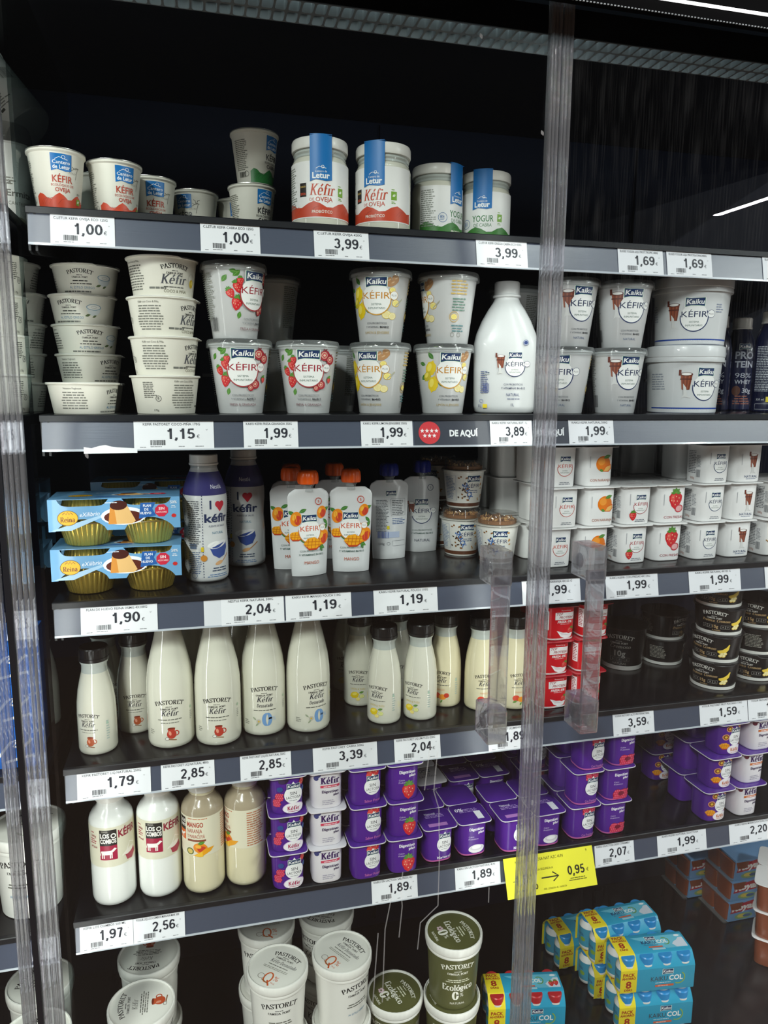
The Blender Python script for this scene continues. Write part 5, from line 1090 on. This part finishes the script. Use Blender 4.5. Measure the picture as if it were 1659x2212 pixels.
# --- top shelf
g = 'paper kefir cups on the top shelf'
P('cup_red', -.170, 1.150, S1, 14, 'cream paper kefir cup with red hills, front one beside the glass partition', 'cup', g)
P('cup_red', -.098, 1.185, S1, 27, 'cream paper kefir cup with red hills, second from the glass partition', 'cup', g)
P('cup_red', -.052, 1.255, S1, 14, 'cream paper kefir cup with red lettering half hidden behind the second red-hill cup', 'cup', g)
P('cup_red', -.128, 1.262, S1, 120, 'cream paper kefir cup turned away in the gap between the two front red-hill cups', 'cup', g)
P('cup_green', .0135, 1.315, S1, -28, 'cream paper kefir cup with horned goat drawing, standing alone at the back', 'cup', g)
P('cup_green', .086, 1.352, S1, 2, 'cream paper kefir cup peeking out behind the two stacked green-hill cups', 'cup', g)
P('cup_green', .101, 1.255, S1, 40, 'cream paper kefir cup with green hills, lower of the stacked two', 'cup', g)
P('cup_green', .1065, 1.255, S1 + .0795, 58, 'cream paper kefir cup with green hills, upper of the stacked two', 'cup', g)
g = 'glass jars with blue seals'
P('jar_red', .194, 1.160, S1, 0, 'glass jar with red-hill label and blue seal, first beside the paper cups', 'jar', g)
P('jar_red', .291, 1.160, S1, -21, 'glass jar with red-hill label and blue seal, next to the green-label jars', 'jar', g)
P('jar_green', .402, 1.235, S1, 50, 'glass jar with green-hill label turned so its blue seal sits at one side', 'jar', g)
P('jar_green', .494, 1.250, S1, -10, 'glass jar with green-hill label and blue seal facing front', 'jar', g)
# --- second shelf
g = 'stacked greek style yogurt bowls'
P('bowl_greek', -.1525, 1.155, S2, 68, 'low white yogurt bowl standing single in front of the five stacked bowls', 'bowl', g)
for k, (dx, r, t) in enumerate(((0, -5, 'lowest, mostly hidden behind the single bowl'), (.0, 46, 'second from the bottom'), (-.003, 10, 'middle one'), (-.005, -24, 'second from the top'), (.001, -8, 'topmost'))):
    P('bowl_greek', -.155 + dx, 1.262, S2 + k * .0437, r, 'low white greek yogurt bowl, ' + t + ' of the five stacked', 'bowl', g)
g = 'stacked coconut kefir bowls'
for k, (dx, r, t) in enumerate(((-.002, 100, 'lowest'), (-.001, 45, 'second from the bottom'), (-.0015, 40, 'second from the top'), (0, 5, 'topmost'))):
    P('bowl_coco', -.037 + dx, 1.160, S2 + k * .0547, r, 'white coconut kefir bowl, ' + t + ' of the four stacked', 'bowl', g)
g = 'tall kefir cups'
P('tall_fresa', .070, 1.160, S2, 6, 'tall strawberry kefir cup, lower of the stacked two beside the coconut bowls', 'cup', g)
P('tall_fresa', .064, 1.160, S2 + .109, 44, 'tall strawberry kefir cup, upper of the stacked two beside the coconut bowls', 'cup', g)
P('tall_fresa', .132, 1.285, S2, 150, 'tall kefir cup in the dark, lower of two behind the stacked strawberry cups', 'cup', g)
P('tall_fresa', .132, 1.285, S2 + .109, 150, 'tall kefir cup in the dark, upper of two behind the stacked strawberry cups', 'cup', g)
P('tall_fresa', .173, 1.160, S2, 2, 'tall strawberry kefir cup standing single', 'cup', g)
P('tall_fresa', .2365, 1.280, S2, 150, 'tall kefir cup in the dark behind the single strawberry cup', 'cup', g)
P('tall_limon', .288, 1.160, S2, -28, 'tall lemon kefir cup, lower one beside the single strawberry cup', 'cup', g)
P('tall_limon', .288, 1.160, S2 + .109, -9, 'tall lemon kefir cup, upper one of the first lemon stack, facing front', 'cup', g)
P('tall_limon', .393, 1.160, S2, 16, 'tall lemon kefir cup, lower of the stack beside the white milk jug', 'cup', g)
P('tall_limon', .399, 1.160, S2 + .109, -80, 'tall lemon kefir cup turned to its printed back, beside the milk jug', 'cup', g)
P('litre', .5005, 1.162, S2, -20, 'white one litre kefir jug with screw cap beside the lemon cups', 'jug')
P('tall_natural', .607, 1.160, S2, -10, 'tall plain kefir cup behind the clear door edge, lower of its stack', 'cup', g)
P('tall_natural', .612, 1.160, S2 + .109, 32, 'tall plain kefir cup behind the clear door edge, upper of its stack', 'cup', g)
P('tall_natural', .565, 1.275, S2, 150, 'tall kefir cup in shade behind the milk jug, lower one', 'cup', g)
P('tall_natural', .565, 1.275, S2 + .109, 150, 'tall kefir cup in shade behind the milk jug, upper one', 'cup', g)
P('tall_natural', .7065, 1.160, S2, 33, 'tall plain kefir cup with barcode showing, lower of the stack beside the buckets', 'cup', g)
P('tall_natural', .7125, 1.160, S2 + .109, 22, 'tall plain kefir cup with barcode showing, upper of the stack beside the buckets', 'cup', g)
P('tall_natural', .792, 1.310, S2, 20, 'tall plain kefir cup in shade behind the buckets, lower one', 'cup', g)
P('tall_natural', .792, 1.310, S2 + .109, 20, 'tall plain kefir cup in shade behind the buckets, upper one', 'cup', g)
P('bucket', .853, 1.180, S2, 28, 'large white kefir bucket with blue base band, lower of the two', 'bucket', 'kefir buckets')
P('bucket', .860, 1.180, S2 + .1166, -4, 'large white kefir bucket, upper of the two', 'bucket', 'kefir buckets')
g = 'navy protein drink bottles'
P('protein', 1.020, 1.310, S2, 4, 'navy protein drink bottle with large front lettering, behind the buckets', 'bottle', g)
P('protein', 1.052, 1.200, S2, 78, 'navy protein drink bottle with white cap, turned to its printed back, at the picture edge', 'bottle', g)
P('protein', 1.092, 1.330, S2, 20, 'navy protein drink bottle in shade between the other two protein bottles', 'bottle', g)
# --- third shelf
g = 'flan packs in blue card sleeves'
P('flan', -.1150, 1.1640, S3, 0, 'blue flan four-pack with gold foil cups, lower of the front two', 'flan pack', g)
P('flan', -.1150, 1.1640, S3 + .0722, 1, 'blue flan four-pack with gold foil cups, upper of the front two', 'flan pack', g)
P('flan', -.085, 1.365, S3, 0, 'blue flan four-pack in the dark, bottom one of the rear stack', 'flan pack', g)
P('flan', -.082, 1.365, S3 + .0722, 0, 'blue flan four-pack in the dark, top one of the rear stack', 'flan pack', g)
g = 'curvy kefir bottles with heart print'
P('sleeve_bottle', .0125, 1.196, S3, 34, 'curvy white kefir bottle beside the flan packs, turned to show its small print', 'bottle', g)
P('sleeve_bottle', .080, 1.288, S3, 2, 'curvy white kefir bottle with heart lettering, set back in the shade', 'bottle', g)
g = 'kefir pouches with spouts'
P('pouch_mango', .176, 1.184, S3, 12, 'mango kefir pouch with orange cap, front one overlapping the others', 'pouch', g, rx=-1)
P('pouch_mango', .2485, 1.196, S3, -6, 'mango kefir pouch with orange cap, beside the natural pouches', 'pouch', g, rx=-1)
P('pouch_mango', .154, 1.236, S3, 0, 'mango kefir pouch with orange cap, partly hidden behind the front mango pouch', 'pouch', g, rx=-1)
P('pouch_mango', .163, 1.300, S3, 0, 'mango kefir pouch in the dark behind the other mango pouches', 'pouch', g)
P('pouch_mango', .240, 1.300, S3, 0, 'mango kefir pouch in the dark at the back of the second row', 'pouch', g)
P('pouch_back', .335, 1.275, S3, 0, 'grey natural kefir pouch with blue cap turned to its printed back', 'pouch', g, rx=-1)
P('pouch_natural', .410, 1.322, S3, -4, 'grey natural kefir pouch with blue cap facing front, deep in the shade', 'pouch', g)
g = 'snack cups with granola domes'
P('granola', .5175, 1.212, S3, 4, 'snack cup with granola dome behind the door handle', 'snack cup', g)
P('granola', .4775, 1.286, S3, 12, 'snack cup with granola dome, lower one of the middle stack', 'snack cup', g)
P('granola', .4805, 1.288, S3 + .0888, 26, 'snack cup with granola dome, upper one of the middle stack', 'snack cup', g)
P('granola', .462, 1.385, S3, -30, 'snack cup in the dark, lower one of the rear stack', 'snack cup', g)
P('granola', .462, 1.385, S3 + .0888, -30, 'snack cup in the dark, upper one of the rear stack', 'snack cup', g)
g = 'white yogurt four-packs'
for k, (dx, dy, t) in enumerate(((0, 0, 'bottom one'), (.008, -.002, 'middle one'), (.002, 0, 'top one'))):
    P('pack_orange', .6335 + dx, 1.203 + dy, S3 + k * .0695, 2, 'white orange kefir four-pack, ' + t + ' of its stack behind the door edge', 'yogurt pack', g)
for k, t in enumerate(('bottom one', 'middle one', 'top one')):
    P('pack_orange', .620, 1.362, S3 + k * .0695, 88, 'white kefir four-pack showing small print, ' + t + ' of the stack behind the orange packs', 'yogurt pack', g)
for k, (dx, t) in enumerate(((0, 'lower'), (.003, 'upper'))):
    P('pack_straw', .782 + dx, 1.203, S3 + k * .0695, 2, 'white strawberry kefir four-pack, ' + t + ' of the two', 'yogurt pack', g)
for k, (dx, t) in enumerate(((0, 'bottom one'), (.006, 'middle one'), (.010, 'top one'))):
    P('pack_plain', .930 + dx, 1.203, S3 + k * .0695, 3, 'white plain kefir four-pack with brown mug picture, ' + t + ' of the front stack', 'yogurt pack', g)
for k, t in enumerate(('bottom one', 'middle one', 'top one')):
    P('pack_plain', .905, 1.362, S3 + k * .0695, 88, 'white kefir four-pack in shade, ' + t + ' of the stack behind the brown mug packs', 'yogurt pack', g)
for k, (dx, t) in enumerate(((0, 'lower'), (.012, 'upper'))):
    P('pack_honey', 1.083 + dx, 1.203, S3 + k * .0695, 2, 'white honey kefir four-pack, ' + t + ' of the two', 'yogurt pack', g)
# --- fourth shelf
g = 'small kefir bottles with black caps'
P('bottle_nat', -.1605, 1.160, S4, -29, 'small white kefir bottle with jug picture, front one beside the partition', 'bottle', g)
P('bottle_nat', -.108, 1.222, S4, -4, 'small white kefir bottle with jug picture, between the front small bottle and the big ones', 'bottle', g)
P('bottle_nat', -.160, 1.275, S4, 20, 'small kefir bottle in the dark behind the front jug-picture bottle', 'bottle', g)
h = 'big kefir bottles'
P('bottle_big', -.0505, 1.162, S4, -7, 'big white kefir bottle with red jug picture, beside the small bottles', 'bottle', h)
P('bottle_big', .0225, 1.154, S4, -6, 'big white kefir bottle with red jug picture, beside the blue zero bottles', 'bottle', h)
P('bottle_big0', .096, 1.172, S4, 0, 'big white kefir bottle with blue zero, beside the red jug bottles', 'bottle', h)
P('bottle_big0', .1695, 1.166, S4, 20, 'big white kefir bottle with blue zero, at the end of the big bottles', 'bottle', h)
P('bottle_big', -.014, 1.238, S4, 30, 'big kefir bottle in shade, behind the gap of the two red jug bottles', 'bottle', h)
P('bottle_big', .0615, 1.243, S4, 30, 'big kefir bottle in shade, behind the gap beside the first blue zero bottle', 'bottle', h)
P('bottle_lemon', .2985, 1.160, S4, -25, 'small lemon kefir bottle standing first in front', 'bottle', g)
P('bottle_lemon', .3625, 1.160, S4, -27, 'small lemon kefir bottle standing second in front', 'bottle', g)
P('bottle_lemon', .2735, 1.240, S4, -6, 'small lemon kefir bottle in shade behind the first lemon bottle', 'bottle', g)
P('bottle_lemon', .2655, 1.312, S4, -6, 'small lemon kefir bottle deep in the dark, last of the lemon row', 'bottle', g)
P('bottle_lemon', .3445, 1.252, S4, -6, 'small lemon kefir bottle seen through the gap between the front lemon bottles', 'bottle', g)
P('bottle_mango', .4215, 1.201, S4, -15, 'small mango kefir bottle beside the lemon bottles, half hidden', 'bottle', g)
P('bottle_mango', .4785, 1.172, S4, 15, 'small mango kefir bottle seen through the clear door handle', 'bottle', g)
P('bottle_mango', .5385, 1.163, S4, 22, 'small mango kefir bottle beside the clear door edge', 'bottle', g)
g = 'red protein yogurt packs'
for k, (dx, t) in enumerate(((0, 'bottom one'), (-.001, 'middle one'), (.007, 'top one'))):
    P('pack_red', .6335 + dx, 1.187, S4 + k * .0624, 1, 'red protein yogurt four-pack, ' + t + ' of the stack', 'yogurt pack', g)
g = 'black protein dessert bowls'
for k, (dx, r, t) in enumerate(((0, -21, 'bottom one'), (.002, -31, 'second from the bottom'), (.004, -5, 'second from the top'), (-.001, -12, 'top one'))):
    P('bowl_black', .9555 + dx, 1.166, S4 + .001 + k * .0534, r, 'black dessert bowl with banana picture, ' + t + ' of the front four', 'bowl', g)
for k, (r, t) in enumerate(((-10, 'bottom one'), (110, 'middle one'), (-10, 'top one'))):
    P('bowl_black', 1.062, 1.186, S4 + .001 + k * .0534, r, 'black dessert bowl, ' + t + ' of the stack at the picture edge', 'bowl', g)
for k, t in enumerate(('lower', 'upper')):
    P('bowl_black', .937, 1.302, S4 + .001 + k * .0534, 100 - 40 * k, 'black dessert bowl in the dark, ' + t + ' of the two behind the banana bowls', 'bowl', g)
P('tub_black', .838, 1.295, S4 + .001, 0, 'black dessert tub with dim lettering standing alone in the dark', 'tub')
# --- fifth shelf
g = 'bottles with wrap labels'
P('combo_nat', -.1475, 1.152, S5, -11, 'white kefir bottle with cow label, beside the glass partition', 'bottle', g)
P('combo_nat', -.0765, 1.155, S5, -14, 'white kefir bottle with cow label, beside the mango bottles', 'bottle', g)
P('combo_mango', -.0075, 1.148, S5, -9, 'cream mango yogurt bottle with fruit label facing front', 'bottle', g)
P('combo_mango', .0605, 1.151, S5, -58, 'cream mango yogurt bottle turned to its small print', 'bottle', g)
g = 'purple yogurt four-packs'
def stackp(kind, x, y, dxs, rot, lab, h=.0663):
    n = len(dxs); T = {2: ('lower', 'upper'), 3: ('bottom one', 'middle one', 'top one')}[n]
    for k, dx in enumerate(dxs): P(kind, x + dx, y, S5 + k * h, rot, lab % T[k], 'yogurt pack', g)
stackp('pack_berry', .1575, 1.1545, (0, 0, 0), 0, 'purple and white berry kefir four-pack, %s of its stack beside the bottles')
stackp('pack_fresa', .2875, 1.149, (-.001, 0, -.002), 1, 'purple strawberry yogurt four-pack, %s of its stack')
P('pack_natural', .4165, 1.165, S5, 2, 'purple plain yogurt four-pack with pink base, standing single with its lid in view', 'yogurt pack', g)
P('pack_whitelid', .382, 1.306, S5, 4, 'purple yogurt four-pack with white lettered lid in shade behind the single plain pack', 'yogurt pack', g)
P('pack_natural', .513, 1.308, S5, 2, 'purple plain yogurt four-pack in shade behind the yellow price card', 'yogurt pack', g)
P('pack_natural', .5565, 1.160, S5, 2, 'purple plain yogurt four-pack behind the clear door edge above the yellow card', 'yogurt pack', g)
stackp('pack_raspberry', .6935, 1.166, (0, .003, .012), 1, 'purple raspberry yogurt four-pack, %s of the front stack')
stackp('pack_raspberry', .662, 1.306, (0, .003, .004), 1, 'purple raspberry yogurt four-pack in shade, %s of the rear stack')
stackp('pack_mango', .970, 1.163, (0, .007, .019), 2, 'purple and white mango kefir four-pack, %s of the front stack')
stackp('pack_mango', .962, 1.320, (0, .004, .01), 2, 'purple and white mango kefir four-pack in shade, %s of the rear stack')
# --- lowest deck
g = 'large round kefir tubs'
def tubs(k0, k1, x, y, r0, r1, lab, lid=0):
    P(k0, x, y, S6, r0, lab % 'lower', 'tub', g, lid=lid)
    P(k1, x + .001, y, S6 + .1362, r1, lab % 'upper', 'tub', g, lid=lid)
tubs('tub_jug', 'tub_jug', -.120, 1.174, 60, 70, 'white kefir tub with jug lid, %s of the front two', 84)
tubs('tub_jug', 'tub_jug', -.114, 1.290, 100, 110, 'white kefir tub with jug lid, %s of the rear two', 168)
tubs('tub_zero', 'tub_zero', .113, 1.203, 6, 3, 'white kefir tub with orange zero, %s of the front two next to the jug tubs', -36)
tubs('tub_zero2', 'tub_zero', .233, 1.210, 10, 38, 'white kefir tub with orange zero, %s of the front two beside the olive tubs', -46)
tubs('tub_zero', 'tub_zero', .104, 1.322, 20, -20, 'white kefir tub with orange zero in shade, %s of the rear two, lid print upright', 2)
tubs('tub_zero2', 'tub_zero2', .224, 1.328, -30, -40, 'white kefir tub in shade, %s of the rear two, lid print upside down', 166)
tubs('tub_eco', 'tub_eco', .4535, 1.212, -4, 13, 'olive green yogurt tub, %s of the stacked two', -62)
P('tub_eco', .346, 1.242, S6, -28, 'olive green yogurt tub standing single and lower, in front', 'tub', g, lid=-60)
g = 'eight-bottle drink packs'
P('drinks_blue', .884, 1.199, S6, -7, 'cyan drink pack with blue caps, lower of the front two', 'drink pack', g)
P('drinks_blue', .882, 1.199, S6 + .0856, -7, 'cyan drink pack with blue caps, upper of the front two', 'drink pack', g)
P('drinks_blue', .872, 1.293, S6, 0, 'cyan drink pack with blue caps, lower of the middle two', 'drink pack', g)
P('drinks_blue', .868, 1.293, S6 + .0856, 1, 'cyan drink pack with blue caps, upper of the middle two', 'drink pack', g)
P('drinks_blue', .838, 1.390, S6, 2, 'cyan drink pack with blue caps at the back, only its yellow band in view', 'drink pack', g)
P('drinks_red', .626, 1.255, S6, -11, 'cyan drink pack with red caps and strawberries beside the olive tubs', 'drink pack', g)
g = 'boxed desserts'
for k, t in enumerate(('bottom one', 'middle one', 'top one')):
    P('dessert_box', 1.245 + .004 * k, 1.393, S6 + k * .0556, 0, 'blue dessert box with red banner, ' + t + ' of the front stack', 'dessert box', g)
    if k < 2: P('dessert_box', 1.205, 1.4945, S6 + k * .0556, 0, 'blue dessert box deep in shade, ' + t + ' of the rear stack', 'dessert box', g)
for k, t in enumerate(('bottom one', 'middle one', 'top one')):
    P('pack_caramel', 1.318 - .003 * k, 1.268, S6 + k * .0686, 45, 'brown caramel dessert pack with white lid, ' + t + ' of the stack at the picture edge', 'dessert pack', 'caramel dessert packs')
# --- adjoining cabinet beyond the partition
P('cup_grey', -.2615, 1.290, S1, 14, 'pale grey-lettered yogurt cup with clear dome beyond the partition, front one', 'cup', 'pale domed cups beyond the partition')
P('cup_grey', -.2625, 1.392, S1, 20, 'pale yogurt cup with clear dome beyond the partition, rear one under the tilted tub', 'cup', 'pale domed cups beyond the partition')
P('tub_lying', -.2480, 1.405, S1 + .1815, -30, 'large white tub tilted over on top of the domed cups beyond the partition', 'tub', None, rx=0, ry=-44)
for k, t in enumerate(('bottom one', 'second from the bottom', 'second from the top', 'top one')):
    P('bowl_coco', -.278 + .002 * (k % 2), 1.205, S2 + k * .0547, 170, 'white bowl beyond the glass partition, ' + t + ' of the stack there', 'bowl', 'bowls beyond the partition')
for k, t in enumerate(('bottom one', 'middle one', 'top one')):
    P('blue_carton', -.332, 1.170, S4 + k * .0645, 0, 'blue carton with white script beyond the partition, ' + t + ' of the stack', 'carton', 'blue cartons beyond the partition')
P('tub_greek', -.2745, 1.178, S5 - .008, -18, 'white yogurt tub standing alone beyond the glass partition', 'tub')
tubs('tub_greek', 'tub_greek', -.282, 1.150, 12, 12, 'white yogurt tub beyond the partition, %s of the front two low down', 15)
tubs('tub_greek', 'tub_greek', -.296, 1.268, 0, 0, 'white yogurt tub beyond the partition, %s of the rear two low down', 40)
# --- price tags
for s, x0, x1, n, p, t in (
 (1, -.174, -.094, 'C.LETUR KEFIR OVEJA ECO 125G', '1,00', 'white price tag reading 1,00 under the red-hill paper cups'),
 (1, .017, .098, 'C.LETUR KEFIR CABRA ECO 125G', '1,00', 'white price tag reading 1,00 under the green-hill paper cups'),
 (1, .174, .254, 'C.LETUR KEFIR OVEJA 420G', '3,99', 'white price tag reading 3,99 under the red-hill jars'),
 (1, .420, .503, 'C.LETUR KEFIR GRIEGO CABRA ECO 420G', '3,99', 'white price tag reading 3,99 under the green-hill jars'),
 (1, .659, .740, 'ELIGES YOGUR LIQU PROT.TROPIC.400G', '1,69', 'white price tag reading 1,69 on the top rail, first past the door edge'),
 (1, .747, .831, 'ELIGES YOGUR LIQU PROT.PLATANO400G', '1,69', 'white price tag reading 1,69 on the top rail, second past the door edge'),
 (1, .930, 1.02, 'ELIGES YOGUR LIQU PROT.FRESA 400G', '1,69', 'white price tag on the top rail cut off by the picture edge'),
 (2, -.082, .027, 'KEFIR PASTORET COCO-PIÑA 170G', '1,15', 'wide white price tag reading 1,15 under the coconut kefir bowls'),
 (2, .069, .148, 'KAIKU KEFIR FRESA-GRANADA 350G', '1,99', 'white price tag reading 1,99 under the strawberry kefir cups'),
 (2, .243, .324, 'KAIKU KEFIR LIMON-JENGIBRE 350G', '1,99', 'white price tag reading 1,99 under the lemon kefir cups'),
 (2, .451, .5225, 'KAIKU KEFIR NATURAL BOT. 1L', '3,89', 'white price tag reading 3,89 under the milk jug'),
 (2, .587, .668, 'KAIKU KEFIR NATURAL 500G', '1,99', 'white price tag reading 1,99 under the tall plain kefir cups'),
 (3, -.166, -.061, 'FLAN DE HUEVO REINA 0%MG 4X100G', '1,90', 'wide white price tag reading 1,90 under the flan packs'),
 (3, .030, .1235, 'NESTLE KEFIR NATURAL 500G', '2,04', 'white price tag reading 2,04 under the curvy heart-print bottles'),
 (3, .126, .228, 'KAIKU KEFIR MANGO POUCH 110G', '1,19', 'white price tag reading 1,19 under the mango pouches'),
 (3, .264, .369, 'KAIKU KEFIR NATURAL POUCH 110G', '1,19', 'white price tag reading 1,19 under the grey natural pouches'),
 (3, .516, .622, 'KAIKU KEFIR CON NARANJA 4X125 G', '1,99', 'white price tag reading 1,99 under the orange kefir packs'),
 (3, .670, .771, 'KAIKU KEFIR CON FRESAS 4X125G', '1,99', 'white price tag reading 1,99 under the strawberry kefir packs'),
 (3, .833, .939, 'KAIKU KEFIR NATURAL 4X125 G', '1,99', 'white price tag reading 1,99 under the plain kefir packs'),
 (3, .991, 1.094, 'KAIKU KEFIR MIEL 4X125 G', '1,99', 'white price tag under the honey kefir packs, cut by the picture edge'),
 (4, -.185, -.081, 'KEFIR PASTORET LIQ.NATURAL 250G', '1,79', 'wide white price tag reading 1,79 under the small jug-picture bottles'),
 (4, -.066, .013, 'KEFIR PASTORET LIQ.NATURAL 480G', '2,85', 'white price tag reading 2,85 under the big red jug bottles'),
 (4, .052, .131, 'KEFIR PASTORET LIQ.0% NATURAL 550G', '2,85', 'white price tag reading 2,85 under the big blue zero bottles'),
 (4, .166, .271, 'KEFIR PASTORET CABRA 500G', '3,39', 'wide white price tag reading 3,39 between big bottles and lemon bottles'),
 (4, .300, .379, 'KEFIR PASTORET LIQ.LIM-YUZU 250G', '2,04', 'white price tag reading 2,04 under the lemon bottles'),
 (4, .464, .547, 'KEFIR PASTORET LIQ.MANGO 250G', '1,89', 'white price tag under the mango bottles, behind the door edge'),
 (4, .700, .782, 'YOGUR PASTORET ALTO PROTEINAS 500G', '3,59', 'white price tag reading 3,59 under the dark black tub'),
 (4, .877, .9795, 'YOGUR PASTORET PROT.PLATANO 170G', '1,59', 'white price tag reading 1,59 under the banana bowls'),
 (4, .981, 1.082, 'YOGUR PASTORET PROT.MANGO 170G', '1,59', 'white price tag at the picture edge next to the banana bowl tag'),
 (5, -.195, -.1175, 'KEFIR LOS COMBOS 500 ML', '1,97', 'white price tag reading 1,97 under the cow-label bottles'),
 (5, -.117, -.040, 'YOGUR LIQ.LOS COMBOS MAN-NA-MAR 500', '2,56', 'white price tag reading 2,56 under the mango fruit bottles'),
 (5, .263, .343, 'KAIKU SIN LACTOSA SAB.FRESA 4U', '1,89', 'white price tag reading 1,89 under the purple strawberry packs'),
 (5, .411, .4945, 'KAIKU SIN LACTOSA NATURAL 4UN', '1,89', 'white price tag reading 1,89 beside the yellow card'),
 (5, .679, .759, 'KAIKU S/LACTOSA DESN C/FRAMBU', '2,07', 'white price tag reading 2,07 under the raspberry packs'),
 (5, .808, .913, 'KAIKU KEFIR NATURAL S/LACTOSA', '1,99', 'white price tag reading 1,99 on the bare stretch beside the mango packs'),
 (5, .964, 1.078, 'KAIKU KEFIR MARACUYA S/LACTOSA', '2,20', 'white price tag reading 2,20 under the mango kefir packs'),
 (6, 1.053, 1.150, 'KAIKU KAIKUCOL NATURAL', '5,85', 'white price tag on the lowest rail at the picture corner')):
    ptag(x0, x1, s, n, p, t)
for k in (1, 2, 3, 4, 5): ptag(-.262, -.229, k, 'YOGUR', '2,15', 'white tag end beyond the partition on the %s adjoining rail' % ('topmost', 'second', 'third', 'fourth', 'fifth')[k - 1])
# white backing strip behind the heart-bottle tag, tag on a strip of film; dark local-produce strips; yellow card
def strip(x0, x1, s, m, name, label, cat, h=40, off=.4):
    f = railmap(SZ[s], 0); b = MB(); b.loops([[f(x, y, o_) for x, y in ((x0, .3), (x1, .3), (x1, h), (x0, h))] for o_ in (off, off + .15)], m); return tag(b.build(name), label, cat)
strip(5, 30, 3, mat('backing_paper', 'd6d8de', .5, bump=.5, bscale=25), 'paper_strip', 'blank crinkled paper strip beside the 2,04 tag', 'paper')
M_slate = mat('slate_print_strip', '3a3e4a', .35, coat=.3)
for x0, x1, l in ((327, 450.5, 'dark strip with red starred disc and white words under the lemon cups'), (523, 586.5, 'dark strip with white word end beside the tall plain cup tag')):
    o = strip(x0, x1, 2, M_slate, 'produce_strip', l, 'shelf strip'); a = Art(); f = railmap(SZ[2], .55)
    if x0 < 400:
        a.ell(351, 20.5, 17.5, 17.5, 'cf3a42', 0, 40)
        for k in range(4): star(a, 339.5 + 7.6 * k, 23.5, 3.7, 'f4eef0')
        for k in range(3): star(a, 343.3 + 7.6 * k, 16, 3.7, 'f4eef0')
        a.text('DE AQUÍ', 407, 15, 9.5, 'eef0f4', b=.04, wd=47)
    else: a.text('DE AQUÍ', 556, 15, 9.5, 'eef0f4', b=.04, wd=47)
    a.build(f, 'strip_lettering', o, 0, base=.2)
f0 = railmap(SZ[5], 0)
def fy(x, y, o_): p = f0(x, y, o_); q = max(0, 38 - y) / 60; return (x, p[1] - 14 * q - o_, p[2] + 3)
b = MB(); b.loops([[fy(x, y, 2.2 + o_) for x, y in ((499, -21), (671, -21), (671, 40), (499, 40))] for o_ in (0, .5)], M_yellow); card = tag(b.build('price_card'), 'large yellow price card hanging from the rail under the plain purple packs', 'price tag')
a = Art(); a.text('KAIKU SIN LACTOSA NAT AZC 4UN', 566, 30, 4.6, '55521e', wd=92); a.text('LA SEGUNDA A', 575, 15, 3.4, '6a6620', wd=30); a.line([(566, 3), (598, 3)], 2, '33322a'); a.line([(588, 10), (599, 3), (588, -4)], 2, '33322a'); a.num('0,95', 634, 1, 14, '33322a', wd=34); a.text('€', 656, 3, 5, '33322a'); a.lines(616, -5, 38, 2, 3, '77732a', al='c'); a.num('1,89', 533, -2, 14, '33322a', wd=34); a.lines(516, -12, 30, 1, 4, '44421e'); a.text('DEL 27/05/26 AL 16/06/26', 590, -15, 2.6, '6a6620', wd=44); a.line([(512, 4), (526, 4)], 1, '33322a'); a.num('-50', 550, -12, 8, '33322a', wd=16); a.text('9', 658, 33, 4, '6a6620')
a.build(lambda x, y, o_: fy(x, y, 2.8 + o_), 'card_lettering', card, 0, base=.2)
f = railmap(SZ[2]); b = MB(); tp = [(-148, 4), (-138, 2.4), (-128, 5.4), (-120, 6.6), (-112, 4.4), (-104, 3.2), (-78, 1.6)]
b.loops([[f(x, y, o_) for x, y in tp] + [f(x, -5, o_) for x, y in tp[::-1]] for o_ in (.9, 1.3)], M_paper); tag(b.build('torn_label'), 'torn white label scrap stuck under the rail below the greek bowls', 'label scrap')
